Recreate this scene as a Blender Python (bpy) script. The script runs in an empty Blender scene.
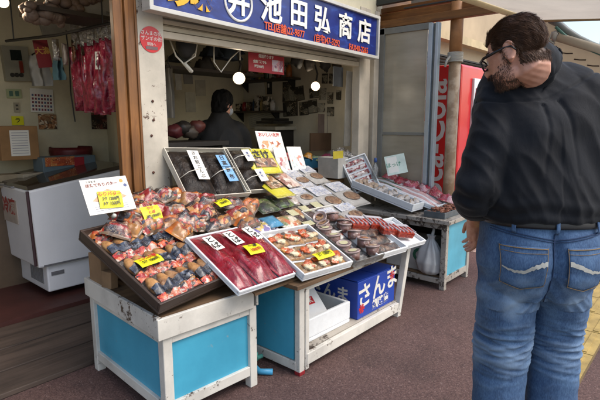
import bpy, math, random
import numpy as np
from mathutils import Vector, Matrix, Euler, noise
from mathutils.bvhtree import BVHTree
random.seed(7)
SC = bpy.context.scene
COL = SC.collection
PI = math.pi

# ------------------------------------------------------------------ materials
def lin(h):
    h = h.lstrip('#')
    o = []
    for i in (0, 2, 4):
        c = int(h[i:i+2], 16)/255
        o.append(c/12.92 if c <= .04045 else ((c+.055)/1.055)**2.4)
    return (*o, 1)
class NT:
    def __init__(s, name):
        s.m = bpy.data.materials.new(name); s.m.use_nodes = True
        s.t = s.m.node_tree; s.N = s.t.nodes; s.L = s.t.links
        s.b = s.N['Principled BSDF']; s.out = s.N['Material Output']
        s.co = None
    def n(s, ty, **k):
        x = s.N.new(ty)
        for a, v in k.items(): setattr(x, a, v)
        return x
    def coord(s, sx=1, sy=1, sz=1, rnd=False, kind='Object'):
        tc = s.n('ShaderNodeTexCoord'); mp = s.n('ShaderNodeMapping')
        mp.inputs['Scale'].default_value = (sx, sy, sz)
        s.L.new(tc.outputs[kind], mp.inputs['Vector'])
        if rnd:
            oi = s.n('ShaderNodeObjectInfo'); mu = s.n('ShaderNodeVectorMath', operation='SCALE')
            mu.inputs[0].default_value = (17, 31, 11)
            s.L.new(oi.outputs['Random'], mu.inputs['Scale'])
            s.L.new(mu.outputs[0], mp.inputs['Location'])
        return mp.outputs[0]
    def noise(s, v, scale, detail=5, rough=.6, dist=0):
        x = s.n('ShaderNodeTexNoise'); x.inputs['Scale'].default_value = scale
        x.inputs['Detail'].default_value = detail; x.inputs['Roughness'].default_value = rough
        x.inputs['Distortion'].default_value = dist
        if v is not None: s.L.new(v, x.inputs['Vector'])
        return x.outputs['Fac']
    def ramp(s, f, stops, const=False):
        x = s.n('ShaderNodeValToRGB')
        if const: x.color_ramp.interpolation = 'CONSTANT'
        e = x.color_ramp.elements
        while len(e) < len(stops): e.new(.5)
        for i, (p, c) in enumerate(stops):
            e[i].position = p; e[i].color = c
        s.L.new(f, x.inputs['Fac'])
        return x.outputs['Color']
    def mix(s, f, a, b, bt='MIX'):
        x = s.n('ShaderNodeMix', data_type='RGBA', blend_type=bt)
        for i, v in ((0, f), (6, a), (7, b)):
            if hasattr(v, 'is_linked') or hasattr(v, 'node'): s.L.new(v, x.inputs[i])
            else: x.inputs[i].default_value = v
        return x.outputs[2]
    def bump(s, f, st=.3, d=.01):
        x = s.n('ShaderNodeBump'); x.inputs['Strength'].default_value = st; x.inputs['Distance'].default_value = d
        s.L.new(f, x.inputs['Height']); s.L.new(x.outputs[0], s.b.inputs['Normal'])
    def col(s, c):
        if hasattr(c, 'node'): s.L.new(c, s.b.inputs['Base Color'])
        else: s.b.inputs['Base Color'].default_value = c
    def pr(s, **k):
        for a, v in k.items(): s.b.inputs[a.replace('_', ' ')].default_value = v
def W(v): return (v, v, v, 1)
MATS = {}
def plain(name, hexc, rough=.5, var=.25, scale=6, bump=0, bscale=60, metal=0, spec=.5, coat=0):
    """a colour with soft uneven wear"""
    if name in MATS: return MATS[name]
    k = NT(name); v = k.coord()
    f = k.noise(v, scale)
    c = lin(hexc)
    d = tuple(x*(1-var) for x in c[:3])+(1,)
    l = tuple(min(1, x*(1+var*.5)) for x in c[:3])+(1,)
    k.col(k.ramp(f, [(.3, d), (.7, l)]))
    k.pr(Roughness=rough, Metallic=metal); k.b.inputs['Specular IOR Level'].default_value = spec
    k.b.inputs['Coat Weight'].default_value = coat
    if bump: k.bump(k.noise(v, bscale), bump, .004)
    MATS[name] = k.m; return k.m
def paintwood(name, paint, wood='#6e5c4a', wear=.40, grain=(3, 3, 3), rough=.6):
    """old brushed paint with bare wood and dirt coming through"""
    if name in MATS: return MATS[name]
    k = NT(name); v = k.coord()
    n1 = k.noise(v, 9, 9, .72, .6); n2 = k.noise(v, 34, 6, .7)
    big = k.noise(v, 3.2, 5, .6)
    mul = k.n('ShaderNodeMath', operation='MULTIPLY_ADD'); mul.inputs[1].default_value = .5
    k.L.new(n2, mul.inputs[0]); h = k.n('ShaderNodeMath', operation='MULTIPLY'); h.inputs[1].default_value = .5
    k.L.new(n1, h.inputs[0]); k.L.new(h.outputs[0], mul.inputs[2])
    cl = k.n('ShaderNodeMath', operation='MULTIPLY_ADD'); cl.inputs[1].default_value = .42; k.L.new(k.noise(v, 2.1, 4, .55), cl.inputs[0]); k.L.new(mul.outputs[0], cl.inputs[2])
    msk = k.ramp(cl.outputs[0], [(wear+.185, W(0)), (wear+.225, W(1))])
    p = lin(paint); pd = tuple(x*.72 for x in p[:3])+(1,)
    pc = k.ramp(big, [(.35, pd), (.6, p)])
    w = lin(wood); wc = k.ramp(k.noise(v, 40, 4), [(.3, tuple(x*.5 for x in w[:3])+(1,)), (.7, w)])
    k.col(k.mix(msk, wc, pc)); k.pr(Roughness=rough); k.bump(mul.outputs[0], .35, .004)
    MATS[name] = k.m; return k.m
def woodgrain(name, a, b, stretch=(1, 1, 12), rough=.55, scale=14):
    if name in MATS: return MATS[name]
    k = NT(name); sx, sy, sz = [1/s if s > 1 else 1 for s in stretch]
    v = k.coord(sx, sy, sz)
    f = k.noise(v, scale, 7, .65, 1.2)
    g = k.noise(k.coord(), 2.5, 4)
    c = k.ramp(f, [(.25, lin(a)), (.75, lin(b))])
    c2 = k.mix(.55, c, k.ramp(g, [(.3, W(.25)), (.7, W(1))]), 'MULTIPLY')
    k.col(c2); k.pr(Roughness=rough); k.bump(f, .25, .004)
    MATS[name] = k.m; return k.m
def printed(name, cols, scale=22, rough=.28, speck=None, bumps=.25):
    """printed packaging: patches of several inks with fine broken lettering"""
    if name in MATS: return MATS[name]
    k = NT(name); v = k.coord(rnd=True)
    wv = k.n('ShaderNodeTexNoise'); wv.inputs['Scale'].default_value = 14
    k.L.new(v, wv.inputs['Vector'])
    mx = k.n('ShaderNodeMix', data_type='VECTOR'); mx.inputs[0].default_value = .07
    k.L.new(v, mx.inputs[4]); k.L.new(wv.outputs['Color'], mx.inputs[5])
    vo = k.n('ShaderNodeTexVoronoi'); vo.inputs['Scale'].default_value = scale
    k.L.new(mx.outputs[1], vo.inputs['Vector'])
    sp = k.n('ShaderNodeSeparateColor'); k.L.new(vo.outputs['Color'], sp.inputs[0])
    n = len(cols)
    c = k.ramp(sp.outputs[0], [(i/n, lin(h)) for i, h in enumerate(cols)], True)
    f = k.noise(k.coord(1, 2.2, 1, rnd=True), scale*4.2, 3, .5)
    f2 = k.ramp(f, [(.59, W(0)), (.625, W(1))])
    c = k.mix(f2, c, k.ramp(sp.outputs[1], [(0, lin(speck or '#cdb795')), (.5, lin(cols[0])), (.75, lin('#1c1616'))], True))
    k.col(c); k.pr(Roughness=rough); k.b.inputs['Coat Weight'].default_value = .3
    k.b.inputs['Coat Roughness'].default_value = .15
    if bumps: k.bump(k.noise(v, 45, 4, .6, .8), bumps, .012)
    MATS[name] = k.m; return k.m
def film(name='clear_film', fac=.05, tint='#ffffff', rough=.12):
    if name in MATS: return MATS[name]
    k = NT(name); v = k.coord(rnd=True)
    tr = k.n('ShaderNodeBsdfTransparent'); tr.inputs[0].default_value = lin(tint)
    gl = k.n('ShaderNodeBsdfGlossy'); gl.inputs['Roughness'].default_value = rough
    bp = k.n('ShaderNodeBump'); bp.inputs['Strength'].default_value = .9; bp.inputs['Distance'].default_value = .02
    k.L.new(k.noise(v, 26, 4, .6, 1.5), bp.inputs['Height']); k.L.new(bp.outputs[0], gl.inputs['Normal'])
    ms = k.n('ShaderNodeMixShader')
    lw = k.n('ShaderNodeLayerWeight'); lw.inputs[0].default_value = .25
    k.L.new(bp.outputs[0], lw.inputs['Normal'])
    ad = k.n('ShaderNodeMath', operation='MULTIPLY_ADD'); ad.inputs[1].default_value = .32; ad.inputs[2].default_value = fac
    k.L.new(lw.outputs['Fresnel'], ad.inputs[0]); k.L.new(ad.outputs[0], ms.inputs[0])
    k.L.new(tr.outputs[0], ms.inputs[1]); k.L.new(gl.outputs[0], ms.inputs[2])
    k.L.new(ms.outputs[0], k.out.inputs['Surface'])
    MATS[name] = k.m; return k.m
def canvas(name, hexc, tr=.45):
    """thin woven sheet that lets daylight through"""
    if name in MATS: return MATS[name]
    k = NT(name); v = k.coord(); c = lin(hexc)
    cc = k.ramp(k.noise(v, 2.5, 6), [(.3, tuple(x*.82 for x in c[:3])+(1,)), (.7, c)])
    d = k.n('ShaderNodeBsdfDiffuse'); t = k.n('ShaderNodeBsdfTranslucent'); m = k.n('ShaderNodeMixShader'); m.inputs[0].default_value = tr
    k.L.new(cc, d.inputs[0]); k.L.new(cc, t.inputs[0])
    bp = k.n('ShaderNodeBump'); bp.inputs['Strength'].default_value = .3; bp.inputs['Distance'].default_value = .02
    k.L.new(k.noise(k.coord(1,5,1), 3, 4), bp.inputs['Height']); k.L.new(bp.outputs[0], d.inputs['Normal'])
    k.L.new(d.outputs[0], m.inputs[1]); k.L.new(t.outputs[0], m.inputs[2]); k.L.new(m.outputs[0], k.out.inputs['Surface'])
    MATS[name] = k.m; return k.m
def emit(name, hexc, st):
    if name in MATS: return MATS[name]
    k = NT(name); k.b.inputs['Emission Color'].default_value = lin(hexc); k.b.inputs['Emission Strength'].default_value = st
    k.col(lin(hexc)); MATS[name] = k.m; return k.m

# ------------------------------------------------------------------ mesh builder
class G:
    def __init__(s): s.v = []; s.f = []; s.mi = []
    def add(s, vs, fs, mi=0, M=None):
        o = len(s.v)
        s.v += [tuple(M @ Vector(v)) if M else tuple(v) for v in vs]
        s.f += [tuple(i+o for i in f) for f in fs]; s.mi += [mi]*len(fs)
        return s
    def box(s, c, d, mi=0, rot=None, M=None):
        x, y, z = [q/2 for q in d]
        R = Euler(rot).to_matrix().to_4x4() if rot else Matrix()
        T = Matrix.Translation(c) @ R
        if M: T = M @ T
        vs = [(-x,-y,-z),(x,-y,-z),(x,y,-z),(-x,y,-z),(-x,-y,z),(x,-y,z),(x,y,z),(-x,y,z)]
        return s.add(vs, [(0,3,2,1),(4,5,6,7),(0,1,5,4),(1,2,6,5),(2,3,7,6),(3,0,4,7)], mi, T)
    def hull8(s, vs, mi=0):
        """box from 8 explicit corners: bottom ring then top ring"""
        return s.add(vs, [(0,3,2,1),(4,5,6,7),(0,1,5,4),(1,2,6,5),(2,3,7,6),(3,0,4,7)], mi)
    def prism(s, pts, z0, z1, mi=0, M=None):
        n = len(pts)
        vs = [(x, y, z0) for x, y in pts]+[(x, y, z1) for x, y in pts]
        fs = [tuple(range(n-1, -1, -1)), tuple(range(n, 2*n))]+[(i, (i+1) % n, n+(i+1) % n, n+i) for i in range(n)]
        return s.add(vs, fs, mi, M)
    def tube(s, path, r, n=8, mi=0, cap=True, flat=1.0):
        P = [Vector(p) for p in path]; rr = r if hasattr(r, '__len__') else [r]*len(P)
        rings = []; up = None
        for i, p in enumerate(P):
            t = (P[min(i+1, len(P)-1)]-P[max(i-1, 0)]).normalized()
            if up is None:
                up = Vector((0, 0, 1)) if abs(t.z) < .9 else Vector((1, 0, 0))
            a = t.cross(up).normalized(); up = a.cross(t).normalized()
            rings.append([p+a*rr[i]*math.cos(2*PI*k/n)+up*rr[i]*flat*math.sin(2*PI*k/n) for k in range(n)])
        vs = [q for R in rings for q in R]; fs = []
        for i in range(len(P)-1):
            for k in range(n):
                a, b = i*n+k, i*n+(k+1) % n
                fs.append((a, a+n, b+n, b))
        if cap: fs += [tuple(range(n)), tuple(range(len(vs)-1, len(vs)-n-1, -1))]
        return s.add(vs, fs, mi)
    def lathe(s, prof, n=20, mi=0, M=None):
        """prof: (r, z) from bottom to top"""
        vs = []; fs = []
        for r, z in prof: vs += [(r*math.cos(2*PI*k/n), r*math.sin(2*PI*k/n), z) for k in range(n)]
        for i in range(len(prof)-1):
            for k in range(n):
                a, b = i*n+k, i*n+(k+1) % n
                fs.append((a, b, b+n, a+n))
        fs += [tuple(range(n-1, -1, -1)), tuple(range(len(vs)-n, len(vs)))]
        return s.add(vs, fs, mi, M)
    def ell(s, c, r, nu=16, nv=10, mi=0, R=None):
        vs = []; fs = []
        for j in range(nv+1):
            t = PI*j/nv
            for k in range(nu):
                a = 2*PI*k/nu
                p = Vector((r[0]*math.sin(t)*math.cos(a), r[1]*math.sin(t)*math.sin(a), r[2]*math.cos(t)))
                if R: p = R @ p
                vs.append(Vector(c)+p)
        for j in range(nv):
            for k in range(nu):
                fs.append((j*nu+k, (j+1)*nu+k, (j+1)*nu+(k+1) % nu, j*nu+(k+1) % nu))
        return s.add(vs, fs, mi)
    def lump(s, c, r, seed=0, amp=.18, mi=0):
        o = len(s.v); s.ell(c, r, 16, 12, mi)
        for i in range(o, len(s.v)):
            d = Vector(s.v[i])-Vector(c); q = d.normalized()
            k = 1+amp*noise.noise(q*1.6+Vector((seed*3.1, seed, 0)))+amp*.4*noise.noise(q*5+Vector((seed, 0, 4)))
            s.v[i] = tuple(Vector(c)+d*k)
        return s
    def sheet(s, fn, nu, nv, mi=0, loop=False):
        """fn(u,v) with u,v in 0..1"""
        vs = [fn(i/nu, j/nv) for j in range(nv+1) for i in range(nu+1)]
        fs = [(j*(nu+1)+i, j*(nu+1)+i+1, (j+1)*(nu+1)+i+1, (j+1)*(nu+1)+i) for j in range(nv) for i in range(nu)]
        return s.add(vs, fs, mi)
    def pillow(s, w, h, t, nu=12, nv=10, mi=None, crinkle=.12, seed=0, seam=.0, base=0.0):
        """a filled flat bag lying on z=0, w along x, h along y; mi may be f(u,v)->index"""
        rnd = Vector((seed*3.1, seed*1.7, seed*.9))
        def hh(u, v):
            a = max(0, 1-abs(2*u-1)**3.2)*max(0, 1-abs(2*v-1)**3.2)
            n = noise.noise(Vector((u*4, v*4, 0))+rnd)*crinkle+noise.noise(Vector((u*10, v*10, 3))+rnd)*crinkle*.45
            return base+t*(a*(1+n*2))+(abs(n)*t*.5)
        o = len(s.v)
        for j in range(nv+1):
            for i in range(nu+1):
                u, v = i/nu, j/nv
                jit = noise.noise(Vector((u*5, v*5, 7))+rnd)*.03
                s.v.append(((u-.5)*w*(1+jit), (v-.5)*h*(1-jit), hh(u, v)))
        m = len(s.v)-o
        for j in range(nv+1):
            for i in range(nu+1):
                x, y, z = s.v[o+j*(nu+1)+i]; s.v.append((x, y, base+min(.002, t*.1)))
        for j in range(nv):
            for i in range(nu):
                a = o+j*(nu+1)+i
                k = mi((i+.5)/nu, (j+.5)/nv) if callable(mi) else (mi or 0)
                s.f.append((a, a+1, a+nu+2, a+nu+1)); s.mi.append(k)
                b = a+m; s.f.append((b, b+nu+1, b+nu+2, b+1)); s.mi.append(k)
        per = [(j, 0) for j in range(nv+1)]
        def idx(i, j): return o+j*(nu+1)+i
        ring = [idx(i, 0) for i in range(nu)]+[idx(nu, j) for j in range(nv)]+[idx(i, nv) for i in range(nu, 0, -1)]+[idx(0, j) for j in range(nv, 0, -1)]
        for q in range(len(ring)):
            a, b = ring[q], ring[(q+1) % len(ring)]
            s.f.append((a, a+m, b+m, b)); s.mi.append(mi(.5, 0) if callable(mi) else (mi or 0))
        return s
    def mesh(s, name, mats, smooth=False):
        me = bpy.data.meshes.new(name); me.from_pydata([tuple(v) for v in s.v], [], s.f)
        for m in (mats if isinstance(mats, (list, tuple)) else [mats]): me.materials.append(m)
        me.polygons.foreach_set('material_index', s.mi)
        if smooth: me.polygons.foreach_set('use_smooth', [True]*len(s.f))
        me.validate(); me.update(); return me
    def build(s, name, mats, parent=None, M=None, smooth=False, bevel=0):
        o = bpy.data.objects.new(name, s.mesh(name, mats, smooth)); COL.objects.link(o)
        if M is not None: o.matrix_world = M
        if parent:
            o.parent = parent
        if bevel:
            b = o.modifiers.new('edge', 'BEVEL'); b.width = bevel; b.segments = 2; b.limit_method = 'ANGLE'; b.angle_limit = .6
        return o
def tag(o, label, cat, group=None, kind=None):
    if label: o['label'] = label
    if cat: o['category'] = cat
    if group: o['group'] = group
    if kind: o['kind'] = kind
    return o
def thing(name, label, cat, M=None, group=None):
    o = bpy.data.objects.new(name, None); COL.objects.link(o); o.empty_display_size = .05
    if M is not None: o.matrix_world = M if isinstance(M, Matrix) else Matrix.Translation(M)
    return tag(o, label, cat, group)
def structure(name, g, mats, **k):
    o = g.build(name, mats, **k); o['kind'] = 'structure'; return o
def duplicate(root, M, label=None):
    r = root.copy(); COL.objects.link(r); r.matrix_world = M
    if label: r['label'] = label
    for ch in list(root.children):
        c = ch.copy(); COL.objects.link(c); c.parent = r
        for g in list(ch.children):
            d = g.copy(); COL.objects.link(d); d.parent = c
    return r
def lettering(name, body, size, mat, parent=None, M=None, ext=.0012, bold=0, sx=1, align='CENTER', space=1):
    cu = bpy.data.curves.new('type', 'FONT'); cu.body = body; cu.size = size; cu.extrude = ext
    cu.align_x = align; cu.align_y = 'CENTER'; cu.offset = bold; cu.space_character = space; cu.resolution_u = 3
    cu.space_line = .95
    t = bpy.data.objects.new('type', cu); COL.objects.link(t)
    dg = bpy.context.evaluated_depsgraph_get()
    me = bpy.data.meshes.new_from_object(t.evaluated_get(dg))
    bpy.data.objects.remove(t); bpy.data.curves.remove(cu)
    me.materials.clear(); me.materials.append(mat)
    if sx != 1: me.transform(Matrix.Diagonal((sx, 1, 1, 1)))
    me.name = name
    o = bpy.data.objects.new(name, me); COL.objects.link(o)
    if parent: o.parent = parent
    if M is not None: o.matrix_local = M
    return o
def loc(x, y, z, rx=0, ry=0, rz=0): return Matrix.Translation((x, y, z)) @ Euler((rx, ry, rz)).to_matrix().to_4x4()

# ------------------------------------------------------------------ survey: where things stand, measured on real planes of the place
CAM = Vector((0, 0, 1.5)); FPX = 481.0; PITCH = math.radians(9.44); AZ = math.radians(41.07)
_f = Vector((math.cos(AZ)*math.cos(PITCH), math.sin(AZ)*math.cos(PITCH), -math.sin(PITCH)))
_r = Vector((math.sin(AZ), -math.cos(AZ), 0)); _u = _r.cross(_f)
def ray(x, y): return _f*FPX+_r*(x-300)-_u*(y-200)
class Plane:
    def __init__(s, p, n, turn=None): s.p = Vector(p); s.n = Vector(n).normalized(); s.turn = turn
    def at(s, x, y, lift=0):
        d = ray(x, y); q = s.p+s.n*lift
        return CAM+d*((q-CAM).dot(s.n)/d.dot(s.n))
def planeY(Y): return Plane((0, Y, 0), (0, -1, 0))
def planeX(X): return Plane((X, 0, 0), (-1, 0, 0))
def planeZ(z): return Plane((0, 0, z), (0, 0, 1))
def quad(S, bl, br, tl, lift=0):
    a, b, c = S.at(*bl, lift), S.at(*br, lift), S.at(*tl, lift)
    x = (b-a).normalized(); w = (b-a).length
    if S.turn is not None:
        x = Vector((1, 0, 0)); x = (x-S.n*x.dot(S.n)).normalized(); x = (Matrix.Rotation(S.turn, 3, S.n) @ x)
    y = S.n.cross(x).normalized(); h = (c-a).dot(y); o = (b+c)/2 if S.turn is not None else a+x*w/2+y*h/2
    return Matrix(((x.x, y.x, S.n.x, o.x), (x.y, y.y, S.n.y, o.y), (x.z, y.z, S.n.z, o.z), (0, 0, 0, 1))), w, h
def spot(S, px, ang=0, lift=0):
    """frame at a pixel on a plane; x axis = world X laid in the plane, turned by ang"""
    o = S.at(*px, lift); x = Vector((1, 0, 0)); x = (x-S.n*x.dot(S.n)).normalized(); y = S.n.cross(x)
    M = Matrix(((x.x, y.x, S.n.x, o.x), (x.y, y.y, S.n.y, o.y), (x.z, y.z, S.n.z, o.z), (0, 0, 0, 1)))
    return M @ Matrix.Rotation(ang, 4, 'Z')

cam = bpy.data.cameras.new('camera'); camo = bpy.data.objects.new('camera', cam); COL.objects.link(camo)
camo.location = CAM; camo.rotation_euler = (PI/2-PITCH, 0, AZ-PI/2)
cam.sensor_width = 36; cam.lens = FPX/600*36; cam.clip_end = 2000; cam.clip_start = .02
SC.camera = camo

# ------------------------------------------------------------------ light
EL, ROT = math.radians(52), math.radians(0)
w = bpy.data.worlds.new('World'); SC.world = w; w.use_nodes = True
sk = w.node_tree.nodes.new('ShaderNodeTexSky'); sk.sky_type = 'NISHITA'; sk.sun_disc = False
sk.air_density = 1.2; sk.dust_density = 3.0; sk.ozone_density = 1.0
bg = w.node_tree.nodes['Background']; bg.inputs['Strength'].default_value = .15
w.node_tree.links.new(sk.outputs[0], bg.inputs['Color'])
sun_from = Vector((.35, -1, 0)).normalized()*math.cos(EL)+Vector((0, 0, math.sin(EL)))   # light comes over the street, from behind the camera's right
sk.sun_elevation = EL; sk.sun_rotation = math.atan2(sun_from.x, sun_from.y)
sl = bpy.data.lights.new('sun', 'SUN'); sl.energy = 1.0; sl.angle = math.radians(40); sl.color = (1, .97, .93)
so = bpy.data.objects.new('sun', sl); COL.objects.link(so)
so.rotation_euler = sun_from.to_track_quat('Z', 'Y').to_euler(); so.location = (0, -5, 8)
SC.view_settings.view_transform = 'Standard'; SC.view_settings.look = 'None'
SC.view_settings.exposure = 1.0; SC.view_settings.gamma = 1
SC.cycles.max_bounces = 8; SC.cycles.transparent_max_bounces = 16
SC.cycles.use_denoising = True
# ------------------------------------------------------------------ ground
k = NT('asphalt'); v = k.coord()
sp = k.noise(v, 230, 3, .7); vo = k.n('ShaderNodeTexVoronoi'); vo.inputs['Scale'].default_value = 150; k.L.new(v, vo.inputs['Vector'])
big = k.noise(v, 1.1, 6, .65)
base = k.ramp(vo.outputs['Color'], [(.2, lin('#48332f')), (.55, lin('#5b433e')), (.85, lin('#6b524b')), (.97, lin('#826d66'))])
wr = k.ramp(big, [(.3, W(.55)), (.5, W(.9)), (.7, W(1.0))])
st = k.ramp(k.noise(v, 5, 7, .7, .5), [(.34, W(.5)), (.44, W(1))])
k.col(k.mix(.5, k.mix(1, base, wr, 'MULTIPLY'), k.mix(1, base, k.mix(1, wr, st, 'MULTIPLY'), 'MULTIPLY')))
k.pr(Roughness=.85); k.bump(sp, .5, .004); ASPH = k.m
structure('street', G().add([(-60,-60,-.012),(120,-60,-.012),(120,90,-.012),(-60,90,-.012)], [(0,1,2,3)]), plain('road_grey', '#8a8680', .9, .25, .8))
structure('pavement', G().add([(-6,-.25,0),(14,-.25,0),(14,2.80,0),(-6,2.80,0),(-6,-.25,-.011),(14,-.25,-.011),(14,2.80,-.011),(-6,2.80,-.011)], [(0,1,2,3),(4,5,1,0),(5,6,2,1),(7,4,0,3)]), ASPH)
KERB = plain('kerb_stone', '#8c857c', .85, .3, 7, .3)
structure('kerb', G().box((4,-.33,.0),(20,.15,.13)), KERB, bevel=.012)
# far pavement of pinkish slabs, beyond the market
k = NT('pink_paving'); v = k.coord(); br = k.n('ShaderNodeTexBrick'); br.inputs['Scale'].default_value = 3.2
k.L.new(v, br.inputs['Vector']); br.inputs['Color1'].default_value = lin('#a58e80'); br.inputs['Color2'].default_value = lin('#937b70'); br.inputs['Mortar'].default_value = lin('#6d6059'); br.inputs['Mortar Size'].default_value = .012
k.col(k.mix(.5, br.outputs['Color'], k.ramp(k.noise(v, 3), [(.3, W(.6)), (.7, W(1))]), 'MULTIPLY')); k.pr(Roughness=.85)
structure('far_pavement', G().add([(5.35,-.25,.004),(14,-.25,.004),(14,2.8,.004),(5.35,2.8,.004)], [(0,1,2,3)]), k.m)
# tactile paving: yellow blocks with raised bars
YEL = plain('tactile_yellow', '#a58d52', .8, .35, 9, .4)
YEL2 = plain('tactile_joint', '#6f5c3c', .9, .3, 9)
g = G()
g.box((4.0,.67,.003),(14,.41,.006), 1)
for i in range(35):
    for r_ in (0,):
        g.box((-2.8+i*.4,.67,.007),(.39,.39,.008), 0)
        for j in range(4): g.box((-2.8+i*.4,.67-.14+j*.094,.013),(.36,.034,.008), 0)
structure('tactile_paving', g, [YEL, YEL2])

DECK = woodgrain('old_decking', '#2c221c', '#5e4f45', (12,1,1), .7)
g = G()
for (y0, y1, z) in ((2.80,3.06,.030),(3.07,3.36,.034),(3.37,3.74,.038)):
    g.box((0.0,(y0+y1)/2,z/2),(3.55,y1-y0,z))
structure('threshold_boards', g, DECK, bevel=.004)
g = G(); g.box((.1,4.62,.035),(4.9,1.75,.07)); structure('stall_floor', g, plain('red_lino', '#43221e', .55, .4, 4))
g = G(); g.box((3.62,4.25,.02),(3.6,2.85,.04)); structure('shop_floor', g, plain('shop_concrete', '#4a443f', .7, .3, 4))

# ------------------------------------------------------------------ market building
CREAM = plain('cream_wall', '#cdc3a6', .8, .22, 2.5, .15, 30)
WALLD = plain('shop_wall', '#c6bba4', .8, .22, 2.2, .15, 30)
PINE = woodgrain('orange_pine', '#5a3517', '#9a6630', (1,1,14), .5, 22)
WHITEP = paintwood('white_weathered_paint', '#c9c2b4', '#6a4a38', .40)
SHUT = plain('shutter_metal', '#b5a893', .5, .2, 5, .1)
DARKST = plain('dark_steel', '#2f3232', .5, .3, 8)
B = thing('market_building', 'market hall with two open shop fronts, a pine pillar and white posts between them', 'building', (1.6,2.8,0))
def bpart(name, g, m, **k):
    o = g.build(name, m, **k); o.parent = B; o.matrix_parent_inverse = Matrix.Translation((-1.6,-2.8,0)); return o
Y28 = planeY(2.8)
px0, px1 = Y28.at(118,100).x, Y28.at(140,100).x
wl0, wl1 = Y28.at(141.2,100).x, Y28.at(166.5,100).x
wr0, wr1 = Y28.at(359,100).x, Y28.at(378,100).x
g = G(); pw = px1-px0
g.box((px0+pw*.19,2.82,1.35),(pw*.36,.04,2.7)); g.box((px0+pw*.44,2.83,1.35),(pw*.12,.03,2.7)); g.box((px0+pw*.72,2.82,1.35),(pw*.44,.05,2.7)); g.box((px1-.008,2.81,1.35),(.015,.05,2.7))
bpart('pillar', g, PINE, bevel=.004)
g = G(); g.box(((wl0+wl1)/2,2.86,1.30),(wl1-wl0,.12,2.6))
for z in (1.62,1.4,1.16,1.5): g.lathe([(.008,0),(.010,.004),(.006,.008),(.001,.009)], 10, 1, Matrix.Translation((wl0+.06+.02*(z>1.45),2.80,z)) @ Matrix.Rotation(PI/2,4,'X'))
bpart('post', g, [paintwood('post_paint', '#c2b9a8', '#5b4030', .415), plain('rust', '#4a2a1c', .8)], bevel=.006)
g = G(); g.box((wr0+.055,2.845,1.30),(.10,.09,2.6)); g.box((wr0+.155,2.86,1.30),(.09,.11,2.6)); g.box((wr1-.045,2.85,1.30),(.08,.10,2.6))
bpart('post', g, plain('post_cream', '#b5aa98', .6, .25, 4), bevel=.006)
# shutter: box behind the sign and the slats of the rolled curtain's end
g = G(); x0, x1 = wl1+.002, wr0-.002
zb = Y28.at(166,38).z
g.box(((x0+x1)/2,2.83,zb+.022),(x1-x0,.05,.044)); 
for i in range(7): g.box(((x0+x1)/2,2.85,zb+.066+i*.042),(x1-x0,.05,.030))
for i in range(7): g.box(((x0+x1)/2,2.862,zb+.0475+i*.042),(x1-x0,.03,.007))
bpart('shutter', g, SHUT, bevel=.007)
g = G(); g.box(((x0+x1)/2-.15,2.93,2.62),(x1-x0+.9,.24,.62)); bpart('lintel', g, CREAM)
g = G(); g.box((-.35,2.9,2.76),(3.9,.2,.34)); bpart('header_beam', g, PINE, bevel=.006)
# inner walls
g = G(); g.box((2.05,5.05,1.4),(5.4,.1,2.8)); bpart('back_wall', g, CREAM)
g = G(); g.box((3.95,5.35,1.4),(2.5,.1,2.8)); g.box((4.62,4.1,1.4),(.1,2.4,2.8)); bpart('back_wall', g, WALLD)
g = G(); g.hull8([(1.80,2.94,.05),(1.86,2.94,.05),(2.66,5.0,.05),(2.58,5.0,.05),(1.80,2.94,2.7),(1.86,2.94,2.7),(2.66,5.0,2.7),(2.58,5.0,2.7)]); bpart('partition_wall', g, CREAM)
g = G(); g.box((-.75,4.0,1.4),(.1,2.2,2.8)); bpart('side_wall', g, CREAM)
g = G(); g.box((1.9,4.25,2.84),(5.7,2.5,.12)); 
for y in (3.4,4.0,4.6): g.box((1.9,y,2.72),(5.5,.08,.14), 1)
bpart('ceiling', g, [plain('ceiling_board', '#a0957f', .8, .3, 3), woodgrain('joist', '#33271d', '#5d4a36', (12,1,1))])
g = G(); g.box((1.9,4.0,3.25),(6.2,3.0,.5)); bpart('roof', g, plain('roof_grey', '#55524e', .8))
# roof beams that run out over the pavement at the right end of the shop
g = G()
g.box((4.53,2.28,2.475),(.07,1.45,.075)); g.box((4.62,2.28,2.56),(.05,1.45,.09)); g.box((4.80,2.3,2.65),(.3,1.5,.05))
bpart('roof_beam', g, woodgrain('eave_wood', '#5a3616', '#a0682c', (1,12,1), .55, 18), bevel=.004)
g = G(); g.box((4.44,2.3,2.69),(.06,1.5,.07)); g.box((4.43,1.9,2.585),(.03,1.2,.012)); bpart('steel_channel', g, DARKST, bevel=.004)
g = G(); g.hull8([(4.75,1.15,2.70),(4.82,1.15,2.70),(4.82,2.6,2.70),(4.75,2.6,2.70),(4.75,1.15,2.76),(4.82,1.15,2.76),(4.82,2.6,2.76),(4.75,2.6,2.76)]); bpart('bracket', g, plain('bracket_grey', '#8a8478', .5))
g = G(); g.box((4.7,2.95,2.75),(1.6,.1,.6)); bpart('fascia', g, woodgrain('fascia_wood', '#4b3016', '#8f5f2b', (12,1,1)))

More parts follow.
